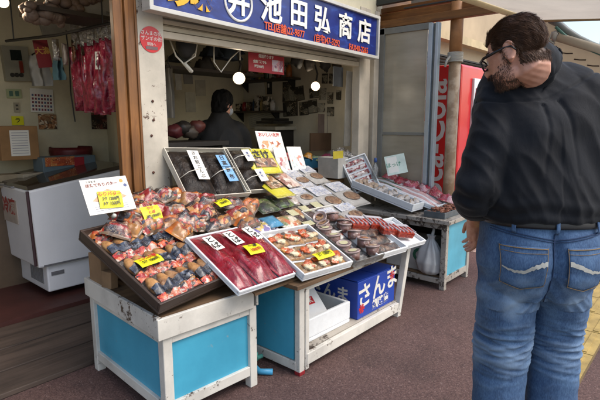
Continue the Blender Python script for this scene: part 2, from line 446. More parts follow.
# glazed screen at the right end of the shop (stands square to the front)
P = thing('glazed_screen', 'frosted glass screen in a pale aluminium frame at the right end of the shop', 'glass screen', (4.5,2.5,0))
ALU = plain('pale_aluminium', '#a9b4bd', .35, .12, 6, 0, metal=.5)
GREYF = plain('grey_frame', '#77766f', .5, .2, 6)
k = NT('frosted_glass'); v = k.coord()
k.col(k.ramp(k.noise(k.coord(1, .15, .6), 7, 4), [(.3, lin('#9b927e')), (.7, lin('#bfb5a0'))])); k.pr(Roughness=.22); k.b.inputs['Transmission Weight'].default_value = .25
FROST = k.m
def ppart(name, g, m, par=P, org=(4.5,2.5,0), **k):
    o = g.build(name, m, **k); o.parent = par; o.matrix_parent_inverse = Matrix.Translation(Vector(org)*-1); return o
y1 = planeX(4.5).at(380,60).y; y0 = planeX(4.5).at(431,60).y
g = G(); g.box((4.5,y1-.03,1.22),(.05,.06,2.43)); g.box((4.5,(y0+y1)/2,2.40),(.05,y1-y0,.06)); g.box((4.5,(y0+y1)/2,.30),(.05,y1-y0,.6)); g.box((4.5,(y0+y1)/2,1.36),(.035,y1-y0-.06,.03))
ppart('frame', g, GREYF, bevel=.003)
g = G(); g.box((4.5,(y0+y1)/2,1.48),(.012,y1-y0-.09,1.8)); ppart('glass', g, FROST)
g = G(); g.box((4.49,y0-.002,1.21),(.06,.045,2.42)); g.box((4.505,y0-.035,1.21),(.035,.02,2.42), 1); g.box((4.49,y0-.068,1.21),(.06,.030,2.42)); ppart('jamb', g, [ALU, GREYF], bevel=.003)

# drain pipe with a clamp
g = G(); pp = planeX(4.62).at(452,120); 
D = thing('drain_pipe', 'beige drain pipe standing beside the red vending machine', 'pipe', (pp.x,pp.y,0))
k = NT('pipe_paint'); v = k.coord(); sz = k.n('ShaderNodeSeparateXYZ'); k.L.new(v, sz.inputs[0])
k.col(k.mix(k.ramp(k.noise(v, 7, 5), [(.42, W(0)), (.55, W(1))]), lin('#b09a80'), lin('#8f7458'))); k.pr(Roughness=.5)
g = G(); g.tube([(0,0,0),(0,0,2.12)], .056, 20); o = g.build('pipe', k.m, D, smooth=True)
g = G(); g.tube([(0,0,2.10),(0,0,2.62)], .06, 20); o = g.build('upper_pipe', plain('pipe_rust', '#96673c', .6, .35, 10), D, smooth=True)
g = G(); 
for i in range(7): g.tube([(.068*math.cos(a*PI/8), .068*math.sin(a*PI/8), 2.06+i*.013) for a in range(17)], .008, 6)
g.tube([(-.04,.02,2.12),(-.14,.02,2.06),(-.15,.03,2.0)], .012, 6)
g.build('binding', plain('rope_white', '#a9a69c', .8), D, smooth=True)

# vending machine
RED = plain('machine_red', '#c40d16', .3, .12, 3, coat=.4)
VM = thing('vending_machine', 'red drinks vending machine with white script on its side, behind the drain pipe', 'vending machine', (5.0,2.12,0))
g = G(); g.box((.48,.375,1.11),(.96,.75,1.94)); o = g.build('cabinet', RED, VM, bevel=.025)
g = G(); g.box((.48,.375,.07),(.9,.7,.14)); g.build('base', DARKST, VM)
g = G(); g.box((.60,-.012,1.52),(.62,.03,.86)); g.build('display_window', plain('display_white', '#cfd6da', .15, .06), VM, bevel=.006)
g = G(); r_ = random.Random(3)
for row in range(3):
    for i in range(7):
        g.lathe([(.026,0),(.028,.02),(.028,.11),(.014,.15),(.013,.175)], 10, r_.randrange(4), Matrix.Translation((.35+i*.084,-.03,1.15+row*.26)))
o = g.build('drinks_row', [plain('can_blue','#2f5fa0',.3), plain('can_red','#b3202a',.3), plain('can_teal','#4d8f9a',.3), plain('can_white','#cfcfcf',.3)], VM, smooth=True)
g = G(); g.box((.5,-.01,.45),(.6,.02,.2)); g.build('dispensing_flap', DARKST, VM, bevel=.01)
SCR = plain('script_white', '#c9c4c4', .4, .05)
lettering('script_logo', 'Coca-Cola', .36, SCR, VM, Matrix.Translation((-.004,.27,1.15)) @ Matrix(((0,0,-1,0),(0,-1,0,0),(-1,0,0,0),(0,0,0,1))) @ Matrix.Rotation(PI,4,'Z') @ Matrix.Shear('XZ',4,(0,0)), .001, .006)

# neighbour's front beyond the machine, and its louvre
NB = thing('neighbour_shop', 'beige plastered front of the next shop beyond the vending machine', 'building', (9,4.0,0))
g = G(); g.box((0,0,1.6),(7.0,2.2,3.2)); g.build('wall', plain('beige_plaster', '#b09c80', .85, .2, 1.5), NB)
g = G(); g.box((-2.2,-1.13,2.33),(2.2,.05,.02))
for i in range(7): g.box((-2.2,-1.13,2.07+i*.04),(2.2,.05,.016), 0, (.5,0,0))
g.build('louvre', plain('louvre_dark', '#2a2622', .6), NB)
g = G(); g.box((-2.5,-1.2,2.55),(3,.12,.10)); g.build('eave_board', plain('eave_cream', '#b5a27c', .6), NB)

# ------------------------------------------------------------------ awnings at the right
CANV = canvas('canvas_cream', '#d2c9ba', .45)
AW = thing('canvas_awning', 'cream canvas awning stretched overhead above the man', 'awning', (4.3,1,2.45))
def apart(name, g, m, **k):
    o = g.build(name, m, **k); o.parent = AW; o.matrix_parent_inverse = Matrix.Translation((-4.3,-1,-2.45)); return o
A = planeX(5.0).at(537,20); Bp = A+(planeX(5.0).at(600,18.5)-A)*2.0; Cn = planeX(4.0).at(479,0)
Cx = Cn+(Cn-A)*.35; Dn = Bp+(Cx-A)
def sagfn(u, v_):
    p = (A.lerp(Bp, u)).lerp(Cx.lerp(Dn, u), v_); return p+Vector((0,0,-.03*math.sin(PI*u)*math.sin(PI*v_)))
g = G().sheet(sagfn, 16, 16)
apart('canvas', g, CANV, smooth=True)
g = G(); e0 = A+Vector((0,.035,.0)); e1 = Cx+Vector((0,.035,.0)); g.tube([e0, e0.lerp(e1,.5), e1], .032, 10); apart('edge_roll', g, plain('edge_cream', '#c9b88f', .7), smooth=True)
g = G(); g.tube([A+Vector((0,.05,-.004)), Bp+Vector((0,0,-.004))], .012, 8); apart('hem', g, plain('hem_tan', '#8b7556', .8), smooth=True)
# hanging canvas sheet beyond, with a curved hoop along its top, hose and lacing ties
HS = thing('hanging_tarp', 'beige hanging tarp laced to a curved grey hoop, behind the shoulders of the man', 'tarp', (5.08,1.2,0))
def hpart(name, g, m, **k):
    o = g.build(name, m, **k); o.parent = HS; o.matrix_parent_inverse = Matrix.Translation((-5.08,-1.2,0)); return o
XT = planeX(5.08)
top = [XT.at(*p) for p in ((530,21),(548,21.5),(556,26),(566,35),(578,43),(590,49),(604,55),(625,62),(650,66))]
g = G(); vs = []
for p in top: vs += [(p.x,p.y,p.z),(p.x,p.y,.9)]
n = len(top); g.add(vs, [(2*i,2*i+1,2*i+3,2*i+2) for i in range(n-1)]); hpart('canvas', g, canvas('tarp_tan', '#b9a68c', .4))
hoop = [XT.at(*p)+Vector((-.02,0,0)) for p in ((551,20),(558,23),(567,31),(579,39),(591,45),(606,51),(630,58))]
g = G(); g.tube(hoop, .034, 10); hpart('hoop', g, plain('hoop_grey', '#6b7272', .5, .2, 6), smooth=True)
g = G(); g.tube([q+Vector((-.05,0,-.045)) for q in hoop[1:]], .013, 8); hpart('hose', g, plain('hose_green', '#3f6a62', .5), smooth=True)
g = G(); r0, r1 = XT.at(560,38)+Vector((-.06,0,0)), XT.at(640,66)+Vector((-.06,0,0))
g.tube([r0, r0.lerp(r1,.5)+Vector((0,0,.015)), r1], .04, 10); hpart('canvas_roll', g, CANV, smooth=True)
g = G(); c0 = XT.at(557,37)+Vector((-.07,0,0))
g.ell(c0, (.03,.035,.05), 12, 8); g.tube([c0+Vector((0,.02,.04)), c0+Vector((0,.05,-.03)), c0+Vector((0,.0,-.07))], .012, 6)
hpart('clip', g, plain('clip_steel', '#9a9a98', .35, .2, 8, metal=.6), smooth=True)
g = G(); q = XT.at(590,34)+Vector((.6,0,-.6)); g.tube([q, q+Vector((0,0,1.8))], .025, 8); hpart('pole', g, plain('hoop_grey', '#6b7272'), smooth=True)
for px in ((541,22),(548,46),(567,53.5),(580,60),(593,66)):
    q = XT.at(*px)+Vector((-.012,0,0)); g = G(); g.tube([q+Vector((0,.045,.01)), q, q+Vector((0,-.05,-.004))], .006, 6); hpart('lacing_tie', g, plain('tie_brown', '#3c2c22', .8), smooth=True)

# ------------------------------------------------------------------ shop sign
SG = thing('shop_sign', 'long blue shop sign with white characters over the open shop front', 'sign', (3,2.68,2.3))
def spart(name, g, m, **k):
    o = g.build(name, m, **k); o.parent = SG; o.matrix_parent_inverse = Matrix.Translation((-3,-2.68,-2.3)); return o
YS = planeY(2.66); bl = YS.at(152,12.5); brr = YS.at(376,59.5); tr = YS.at(376,20.5)
sx0, sx1, sz0, sz1 = bl.x, brr.x, (bl.z+brr.z)/2-.005, tr.z+.03
k = NT('sign_blue'); v = k.coord()
k.col(k.ramp(k.noise(k.coord(1,1,2), 5, 3, .5, 1.5), [(.3, lin('#15205c')), (.55, lin('#1a2a70')), (.72, lin('#2c4a94'))])); k.pr(Roughness=.3)
g = G(); g.box(((sx0+sx1)/2,2.70,(sz0+sz1)/2),(sx1-sx0,.07,sz1-sz0)); spart('board', g, k.m)
FRM = plain('sign_frame', '#b9b6ae', .4, .12, 8)
g = G(); xm = (sx0+sx1)/2
g.box((xm,2.685,sz0),(sx1-sx0+.05,.09,.028)); g.box((xm,2.685,sz1),(sx1-sx0+.05,.09,.028)); g.box((sx0-.012,2.685,(sz0+sz1)/2),(.028,.088,sz1-sz0)); g.box((sx1+.012,2.685,(sz0+sz1)/2),(.028,.088,sz1-sz0))
spart('frame', g, FRM, bevel=.003)
INKW = plain('sign_white', '#dcd9d0', .4, .05); INKY = plain('sign_yellow', '#d9a016', .4, .05); INKO = plain('sign_orange', '#d2552a', .4, .05)
def onsign(s, px, h, mat, name='lettering', bold=.006, sx=1):
    p = YS.at(*px); return lettering(name, s, h, mat, SG, Matrix.Translation((p.x-3,-.022,p.z-2.3)) @ Matrix.Rotation(PI/2,4,'X'), .002, bold, sx)
for s, px, h in (('珍',(179,2),.175),('味',(200.5,6),.175)): onsign(s, px, h, INKY, 'character', .009, 1.0)
for s, px, h, sx in (('池',(271,13.5),.235,1.0),('田',(298.5,18.5),.225,1.0),('弘',(322,23.5),.225,1.0),('商',(345,29),.225,.95),('店',(364,33.5),.225,1.0)): onsign(s, px, h, INKW, 'character', .006, sx)
pc = YS.at(238.5,8); g = G()
RC = .125
g.tube([(pc.x+RC*math.cos(a*PI/24),2.662,pc.z+RC*math.sin(a*PI/24)) for a in range(49)], .009, 6); spart('emblem_ring', g, INKW)
onsign('井', (238.5,8), .21, INKW, 'emblem_character', .006)
for s, px, sx in (('TEL(店舗)22-9877',(285,34.2),.82),('(自宅)47-3292',(327,43),.82),('FAX40-2265',(358.5,49.7),.82)): onsign(s, px, .074, INKO, 'phone_number', .0009, sx)

SG.matrix_world = Matrix.Translation((sx1,2.68,sz0)) @ Matrix.Rotation(math.radians(1.25),4,'Y') @ Matrix.Translation((3-sx1,0,2.3-sz0))
# round red sticker on the white post
ST = thing('round_sticker', 'round red sticker with white lines of writing on the white post', 'sticker', Y28.at(151,39.5)+Vector((0,-.003,0)))
g = G(); g.lathe([(.080,-.001),(.080,.001)], 36, 0, Matrix.Rotation(PI/2,4,'X')); g.build('disc', plain('sticker_red', '#c0141c', .35, .06), ST)
for i, (s, h) in enumerate((('さんまの街',.030),('ザンギの街',.030),('釧路へ',.022))):
    lettering('lettering', s, h, INKW, ST, loc(0,-.0025,.036-i*.033,PI/2), .0003)
g = G(); g.box((0,-.0025,-.052),(.085,.001,.02)); g.build('band', plain('sticker_grey', '#6a5252', .4), ST)
# ------------------------------------------------------------------ display benches
WP = paintwood('bench_paint', '#d2cdc2', '#5f4c3c', .405)
WP2 = paintwood('bench_grey_paint', '#aaa296', '#4e4238', .45)
BLUE = NT('blue_panel'); v = BLUE.coord()
BLUE.col(BLUE.mix(BLUE.ramp(BLUE.noise(v, 13, 8, .75), [(.33, W(1)), (.37, W(0))]), BLUE.ramp(BLUE.noise(v, 3, 5), [(.3, lin('#3a8fab')), (.7, lin('#48a3bf'))]), lin('#7d97a0'))); BLUE.pr(Roughness=.45); BLUE = BLUE.m
PLY = woodgrain('old_ply', '#4f3a28', '#8a6c4c', (12,1,1), .7)
M1 = loc(1.185,1.895,0,0,0,math.radians(-3.5))
B1 = thing('display_bench', 'small white bench with bright blue panels under the fish roll tray', 'display bench', M1, 'market display benches')
w1, d1, h1 = .58, .85, .575
def p1(name, g, m=WP, **k): return g.build(name, m, B1, **k)
for x, y in ((.025,.025),(w1-.025,.025),(.025,d1-.025),(w1-.025,d1-.025)):
    g = G(); g.box((x,y,.24),(.05,.05,.48)); p1('leg', g, bevel=.004)
g = G(); g.box((w1/2,.027,.28),(w1-.1,.012,.32)); p1('panel', g, BLUE)
g = G(); g.box((.027,d1/2,.28),(.012,d1-.1,.32)); p1('panel', g, BLUE)
g = G(); g.box((w1-.027,d1/2,.28),(.012,d1-.1,.32)); p1('panel', g, BLUE)
g = G()
for y in (.02,d1-.02): g.box((w1/2,y,.10),(w1-.1,.034,.055))
for x in (.02,w1-.02): g.box((x,d1/2,.10),(.034,d1-.1,.055))
for y in (.02,): g.box((w1/2,y,.458),(w1-.1,.034,.04))
g.box((.02,d1/2,.458),(.034,d1-.1,.04)); p1('rail', g, bevel=.003)
g = G(); g.box((w1/2-.03,-.006,.530),(w1-.05+.05,.02,.105)); g.box((-.010,d1/2,.530),(.02,d1+.02,.105)); g.box((w1+.008,d1/2,.530),(.016,d1,.105)); g.box((w1/2,d1+.008,.530),(w1,.016,.105)); p1('apron', g, bevel=.003)
g = G(); g.box((w1/2,d1/2,.565),(w1-.004,d1-.004,.022)); p1('top_board', g, PLY)
g = G(); g.box((w1/2-.025,.02,.10),(.04,.036,.055)); g = G(); g.box((.03,d1-.12,.660),(.07,.16,.165)); g.box((.02,d1-.255,.625),(.05,.08,.095),0,(0,.05,.25)); g.box((.30,d1-.10,.700),(.4,.10,.24)); p1('prop_blocks', g, plain('cardboard_scrap', '#8a6d4f', .85, .3, 6), bevel=.004)

M2 = loc(1.985,1.735,0)
B2 = thing('display_bench', 'long white bench with an open lower shelf, middle of the three benches', 'display bench', M2, 'market display benches')
w2, d2, h2 = 1.335, .92, .58
def p2(name, g, m=WP, **k): return g.build(name, m, B2, **k)
g = G(); g.box((.025,.02,.275),(.045,.04,.55)); p2('leg', g, bevel=.004)
g = G(); g.box((.072,.012,.27),(.034,.028,.50)); p2('leg_batten', g, bevel=.004)
g = G(); g.hull8([(w2-.185,.0,0),(w2-.14,.0,0),(w2-.14,.05,0),(w2-.185,.05,0),(w2-.055,.0,.55),(w2-.005,.0,.55),(w2-.005,.05,.55),(w2-.055,.05,.55)]); p2('leg', g, bevel=.004)
for x in (.025,w2-.03): g = G(); g.box((x,d2-.03,.275),(.05,.05,.55)); p2('leg', g, bevel=.004)
g = G(); g.box((.012,d2/2,.32),(.014,d2-.1,.46)); p2('panel', g, BLUE)
g = G(); g.box((.012,d2/2-.02,.055),(.03,d2-.1,.055)); g.box((w2/2-.06,.008,.085),(w2-.25,.03,.07)); g.box((w2/2,.02,.53),(w2-.1,.03,.035)); p2('rail', g, bevel=.003)
g = G()
for i in range(4): g.box((w2/2-.05,.13+i*.205,.115),(w2-.2,.198,.016))
p2('shelf', g, WP2, bevel=.002)
g = G(); g.box((w2/2,d2-.06,.33),(w2-.1,.012,.44)); p2('back_panel', g, PLY)
g = G(); g.box((w2/2-.02,d2/2-.02,.565),(w2+.06,d2+.02,.026)); p2('top_board', g, PLY, bevel=.003)
g = G(); sl_ = .43
def bz(y): return .583+max(0, y+.02)*sl_-.025
for x in (-.10, w2-.16): g = G(); g.hull8([(x,.06,.58),(x+.014,.06,.58),(x+.014,d2,.58),(x,d2,.58),(x,.06,.581),(x+.014,.06,.581),(x+.014,d2,bz(d2)-.012),(x,d2,bz(d2)-.012)]); p2('riser', g, PLY)
g = G(); g.hull8([(-.30,.05,bz(.05)-.014),(w2-.12,.05,bz(.05)-.014),(w2-.05,d2+.20,bz(d2+.20)-.014),(-.12,d2+.20,bz(d2+.20)-.014),(-.30,.05,bz(.05)),(w2-.12,.05,bz(.05)),(w2-.05,d2+.20,bz(d2+.20)),(-.12,d2+.20,bz(d2+.20))]); p2('sloping_board', g, PLY)
g = G(); g.box((.025,.019,.012),(.048,.043,.024)); p2('foot_cap', g, plain('red_paint', '#8e1b22', .6), bevel=.003)

M3 = loc(3.92,1.72,0)
B3 = thing('display_bench', 'grey weathered bench with a pale blue panel beside the man', 'display bench', M3, 'market display benches')
w3, d3 = .54, 1.02
def p3(name, g, m=WP2, **k): return g.build(name, m, B3, **k)
for x, y in ((.025,.025),(w3-.025,.025),(.025,d3-.025),(w3-.025,d3-.025)):
    g = G(); g.box((x,y,.30),(.05,.05,.60)); p3('leg', g, bevel=.004)
g = G(); g.box((w3/2,.02,.35),(w3-.1,.012,.46)); p3('panel', g, plain('pale_blue_panel', '#5aa6bb', .5, .2, 4))
g = G(); g.box((w3/2,.018,.09),(w3-.1,.03,.06)); g.box((.02,d3/2,.075),(.03,d3-.1,.045)); g.box((.02,d3/2,.575),(.03,d3-.1,.05)); p3('rail', g, bevel=.003)
g = G(); g.box((w3/2,d3/2,.105),(w3-.08,d3-.08,.016)); p3('shelf', g, PLY)
g = G(); g.box((w3-.03,d3/2,.33),(.012,d3-.1,.5)); p3('back_panel', g, plain('dark_ply', '#2e2620', .8), )
g = G(); g.box((w3/2-.01,d3/2-.01,.622),(w3+.05,d3+.05,.036)); p3('top_board', g, WP2, bevel=.004)

# planes the goods lie on
TN = math.radians(-4)
S1 = Plane((1.2,1.90,.60), (0,-.44,1), math.radians(6)); S2 = Plane((2,1.735,.595), (0,-.45,1), 0.0); SK = Plane((1.9,2.50,.955), (0,-1.05,1), TN)
FOAM = plain('polystyrene', '#d6d8d8', .75, .06, 30, .25, 160)
CARD = plain('cardboard', '#8f6b44', .85, .2, 5, .1)
KRAFT = plain('kraft_dark', '#5f4630', .85, .2, 5)
FILM = film()
def tray(g, w, d, h, t=.012, mi=0, z=0):
    """open box lying on z=0, centred"""
    g.box((0,0,z+t/2),(w,d,t), mi)
    for s in (-1,1):
        g.box((0,s*(d/2-t/2),z+h/2+t/2+.0005),(w,t,h-t-.001), mi); g.box((s*(w/2-t/2),0,z+h/2+t/2+.0005),(t,d-2*t-.001,h-t-.001), mi)
    return g
PAPER = plain('paper_white', '#d8d4ca', .6, .05); TAGY = plain('tag_yellow', '#d9d312', .5, .06)
INKK = plain('ink_black', '#17130f', .5, .05); INKR = plain('ink_red', '#b01c1c', .5, .05); INKB = plain('ink_brown', '#6e2f22', .5, .05)
def price_tag(M, w, h, lines, label):
    t = thing('price_tag', label, 'price tag', M, 'yellow price tags')
    g = G(); g.sheet(lambda u, v: ((u-.5)*w, (v-.5)*h, .003+.010*math.sin(PI*v)*(.5+u*.5)), 6, 5); n0 = len(g.v)
    g.v += [(x,y,z-.0012) for x,y,z in g.v]; g.f += [tuple(i+n0 for i in reversed(f)) for f in g.f]; g.mi *= 2
    g.build('card', TAGY, t, smooth=True)
    n = len(lines)
    for i, (s, m) in enumerate(lines):
        lettering('lettering', s, h*.78/n, m, t, Matrix.Translation((0,(.5-(i+.5)/n)*h*.86,.0155)), .0004, .0006, min(1, w*.92/(len(s)*h*.78/n*.75)))
    return t

# --- brown tray of fish rolls on the small bench
bl_, br_, tl_ = (158,315), (225,296), (74,235)
MT, wt, ht = quad(S1, bl_, br_, tl_, .0)
wt, ht = .56, .68
MT = MT @ Matrix.Translation((0,0,0))
o_ = S1.at(*bl_); xx = MT.col[0].xyz; yy = MT.col[1].xyz; cc = o_+xx*wt/2+yy*ht/2
MT.translation = cc
TR = thing('wooden_tray', 'brown sided tray tilted on the small bench, full of fish roll bags', 'tray', MT)
g = tray(G(), wt, ht, .062, .014); g.build('tray_box', plain('tray_brown', '#3f332c', .4, .25, 6), TR, bevel=.003)
g = G(); g.box((0,0,.018),(wt-.03,ht-.03,.004)); g.build('liner', plain('liner_paper', '#a09486', .7), TR)
ROLL = NT('fish_roll'); v = ROLL.coord(rnd=True)
ROLL.col(ROLL.ramp(ROLL.noise(v, 30, 5, .6), [(.3, lin('#6e4a2a')), (.5, lin('#a87a4c')), (.72, lin('#bd9464'))])); ROLL.pr(Roughness=.3); ROLL.bump(ROLL.noise(v, 60, 4), .3, .005); ROLL = ROLL.m
NAVY = printed('navy_print', ['#0e121c','#171e2c','#222a3a','#0e121c','#3a4454'], 60, .25, '#5a5248')
REDW = printed('red_white_print', ['#a8261c','#b8603a','#8e1d18','#c45a30','#1c1616','#b9a898'], 60, .25)
rolls_proto = {}
def roll_bag(M, w, h, n, label, seed):
    t = thing('fish_roll_bag', label, 'snack bag', M, 'bags of fish rolls')
    rr = random.Random(seed); g = G()
    for i in range(n):
        x = -w/2+w*(i+.5)/n+rr.uniform(-.004,.004)
        R = Euler((rr.uniform(-.1,.1), rr.uniform(-.15,.15), rr.uniform(-.2,.2))).to_matrix()
        g.ell((x, h*.13, .026), (w/n*.50, h*.36, .025), 12, 8, 0, R)
    g.build('fish_rolls', ROLL, t, smooth=True)
    def surf(u, v): return ((u-.5)*w*1.02, 0, .036+.012*math.sin(u*n*2*PI-PI/2))
    for nm, y0, y1, m, s2 in (('printed_band',-.20,.06,NAVY,.054),('red_strip',-.47,-.21,REDW,.034)):
        g = G()
        def fn(u, v):
            y = (y0+(y1-y0)*v)*h
            k_ = noise.noise(Vector((u*6+seed, v*3, seed)))
            return ((u-.5)*w*1.03, y+k_*.012+.01*math.sin(u*5+seed), s2+.009*math.sin(u*n*2*PI-PI/2)*(v*.6+.4)+.008*k_-.012*(1-v))
        g.sheet(fn, 22, 5); n0 = len(g.v)
        g.v += [(x,y,z-.004) for x,y,z in g.v]; g.f += [tuple(i+n0 for i in reversed(f)) for f in g.f]; g.mi *= 2
        g.build(nm, m, t, smooth=True)
    g = G(); g.pillow(w*1.08, h*1.12, .052, 16, 12, 0, .16, seed); g.build('clear_bag', FILM, t, smooth=True)
    return t
rows = [(.110,4,'front row'),(.290,4,'second row'),(.465,4,'third row')]
k_ = 0
for (yy_, n, rw) in rows:
    for i, sd in ((0,'left'),(1,'right')):
        M = MT @ loc(-wt/2+.165+i*.275, -ht/2+yy_, .024, 0, 0, random.uniform(-.06,.06)+.04)
        roll_bag(M, .262, .185, n, 'bag of brown fish rolls in the brown tray, %s, %s one' % (rw, sd), 10+k_); k_ += 1
REDBLK = printed('red_black_print', ['#98231a','#151212','#b99a80','#a93a1e','#1d1717','#b76a32'], 50)
for i in range(4):
    M = MT @ loc(-wt/2+.09+i*.14, ht/2-.07, .02, .05, 0, random.uniform(-.5,.5))
    tag(G().pillow(.13,.11,.045,12,10,0,.2,i+30).build('snack_bag', REDBLK, None, M, smooth=True), 'small red black snack bag at the back of the brown tray, %s from the freezer' % ('first','second','third','fourth')[i], 'snack bag', 'small bags at the back of the tray')

# --- heap of bright snack bags behind the tray
SHP = Plane((1.4,2.45,.92), (0,-.60,1))
SOL = [plain('bag_red', '#8e1c18', .25, .2, 20, .3, 40, coat=.3), plain('bag_orange', '#b5601e', .25, .2, 20, .3, 40, coat=.3), plain('bag_dark', '#241715', .25, .2, 20, .3, 40, coat=.3), plain('bag_cream', '#a8743a', .25, .2, 20, .3, 40, coat=.3), plain('bag_seal', '#6e5a48', .2, .2, 30, .4, 60, coat=.3)]
def zones(s_):
    def f(u, v):
        if v < .09 or v > .91: return 2
        if v > .62: return 1
        if (s_ % 3 == 0 and .25 < u < .75 and .25 < v < .5) or (s_ % 3 == 1 and u < .3) or (s_ % 3 == 2 and .35 < v < .5): return 3
        return 0
    return f
BR = [printed('snack_print_red', ['#a02318','#b84a1e','#1c1414','#a8805a','#7e1c16','#5a1c14'], 46), printed('snack_print_orange', ['#b9621e','#c9802e','#98301a','#2a1a12','#c99a5a','#5a2814'], 44), printed('snack_print_dark', ['#2a1714','#57231a','#1a1a2a','#982e20','#3a2a20','#8a5a3a'], 48), printed('snack_print_white', ['#b0a698','#a02a22','#25304a','#7a5a40','#b9722e','#1c1616'], 46)]
names = ['red printed','orange printed','dark printed','white and red printed']
heap = [(118,232,2),(134,226,0),(150,224,3),(168,226,2),(126,214,0),(143,212,1),(158,209,0),(173,212,3),(186,222,0),(196,212,1),(150,199,0),(164,196,3),(178,197,1),(190,201,0),(206,203,2),(138,203,2),(180,232,1),(198,224,3),(206,216,0)]
for i, (x, y, c) in enumerate(heap):
    M = spot(SHP, (x,y), random.uniform(-.9,.9), .012+.012*(i % 3)) @ Matrix.Rotation(random.uniform(-.25,.25),4,'X') @ Matrix.Rotation(random.uniform(-.25,.25),4,'Y')
    t = thing('snack_bag', None, 'snack bag', M, 'heaped snack bags behind the brown tray')
    where = 'beside the white post' if y < 206 else ('above the brown tray' if x < 150 else 'next to the red fish packs')
    t['label'] = 'crumpled %s snack bag in the heap %s, bag %s along' % (names[c], where, ['a','b'][0]) 
    G().pillow(.165,.135,.05,16,14,zones(i),.24,i+60).build('bag', [BR[c], SOL[(c+i) % 4], SOL[4], SOL[(c+i+2) % 4]], t, smooth=True)
    G().pillow(.16,.13,.056,12,10,0,.26,i+60).build('clear_wrap', FILM, t, smooth=True)
    heap[i] = (t, c, x, y)
ords = ['first','second','third','fourth','fifth','sixth','seventh']
for c in range(4):
    L = sorted([h for h in heap if h[1] == c], key=lambda h: h[2])
    for i, h in enumerate(L): h[0]['label'] = 'crumpled %s snack bag heaped behind the brown tray, %s of its colour' % (names[c], ords[i])
g = G()
# board the heap lies on
HB = tag(G().box((0,0,-.02),(.62,.42,.016)).build('slanted_board', PLY, None, spot(SHP,(165,214),0,0) @ Matrix.Translation((.0,.02,0))), 'bare slanted plywood board under the heap of snack bags', 'board')
oy = [(206,214,1),(222,222,1),(240,214,1),(250,206,1),(232,204,2),(246,224,2),(214,226,2)]
for i, (x, y, c) in enumerate(oy):
    M = spot(S2, (x,y), random.uniform(-.5,.5), .02+.01*(i % 3)) @ Matrix.Rotation(random.uniform(-.2,.2),4,'X')
    t = thing('snack_bag', 'orange printed treat bag above the long red packs, %s from the left' % ords[i] if c == 1 else 'dark treat bag among the orange bags above the red packs, %s' % ords[i], 'snack bag', M, 'orange bags above the red packs')
    G().pillow(.17,.13,.045,14,12,zones(i+1),.2,i+90).build('bag', [BR[c], SOL[(c+i) % 3], SOL[4], SOL[2+(i % 2)]], t, smooth=True)
    G().pillow(.175,.135,.05,12,10,0,.22,i+90).build('clear_wrap', FILM, t, smooth=True)
# --- red fish jerky packs in a white foam tray
SJ = Plane((2,1.735,.600), (0,-.46,1), math.radians(-1))
MJ, wj, hj = quad(SJ, (238,297), (298,281), (180,236), .0)
hj = .50; o_ = SJ.at(238,297); xx = MJ.col[0].xyz; yy = MJ.col[1].xyz
MJ.translation = o_+xx*wj/2+yy*hj/2
tag(tray(G(), wj, hj, .032).build('foam_tray', FOAM, None, MJ, bevel=.004), 'white foam tray under the three long red fish packs', 'tray')
k = NT('jerky_red'); v = k.coord(rnd=True)
k.col(k.ramp(k.noise(k.coord(5, .7, 1, rnd=True), 9, 6, .65, .8), [(.3, lin('#4a0c12')), (.5, lin('#7c1420')), (.66, lin('#9a1c2a')), (.8, lin('#b64a50'))])); k.pr(Roughness=.2)
k.b.inputs['Coat Weight'].default_value = .6; k.b.inputs['Coat Roughness'].default_value = .1; k.bump(k.noise(v, 32, 5, .6, 1), .5, .014)
JERK = k.m
def red_pack(M, w, h, label, seed, name='red_fish_pack', group='long red fish jerky packs'):
    t = thing(name, label, 'fish pack', M, group)
    G().pillow(w, h, .048, 12, 26, 0, .2, seed).build('pack', JERK, t, smooth=True)
    l = G().box((0,0,0),(.066,.125,.0016)).build('label_sticker', PAPER, t); l.matrix_local = loc(.0,h*.22,.056,0,0,.10)
    for i, c in enumerate('とば'): lettering('character', c, .054, INKK, l, Matrix.Translation((0,.028-.056*i,.0012)), .0004, .0012)
    return t
for i in range(3):
    red_pack(MJ @ loc(-wj/2+.075+i*(wj-.13)/2, .0, .020+.004*i, 0, 0, .02*(i-1)), .142, hj-.02, 'long crimson fish pack with a white label, %s of three in the foam tray' % ('leftmost','middle','rightmost')[i], 200+i)
price_tag(MJ @ loc(.05,-.03,.084,0,0,-.05), .105, .085, [('一本',INKK),('1000円',INKR)], 'yellow green price tag lying on the red fish packs')

# --- price tags on the goods at the left
price_tag(spot(S1,(149,261),.12,.085) @ Matrix.Rotation(-.1,4,'X'), .135, .072, [('こんぶ巻',INKR),('5ケ 1000円',INKK)], 'yellow price tag lying in the middle of the brown tray')
price_tag(spot(Plane((1.4,2.45,1.0),(0,-1.4,1)),(151,213),.03,.05), .115, .085, [('サケ',INKR),('とば',INKR),('3ケ1000円',INKK)], 'yellow price tag standing up among the red snack bags behind the tray')
price_tag(spot(S2,(222,203),.15,.075), .11, .075, [('よりどり',INKK),('500円',INKK)], 'yellow green price tag on top of the orange treat bags')

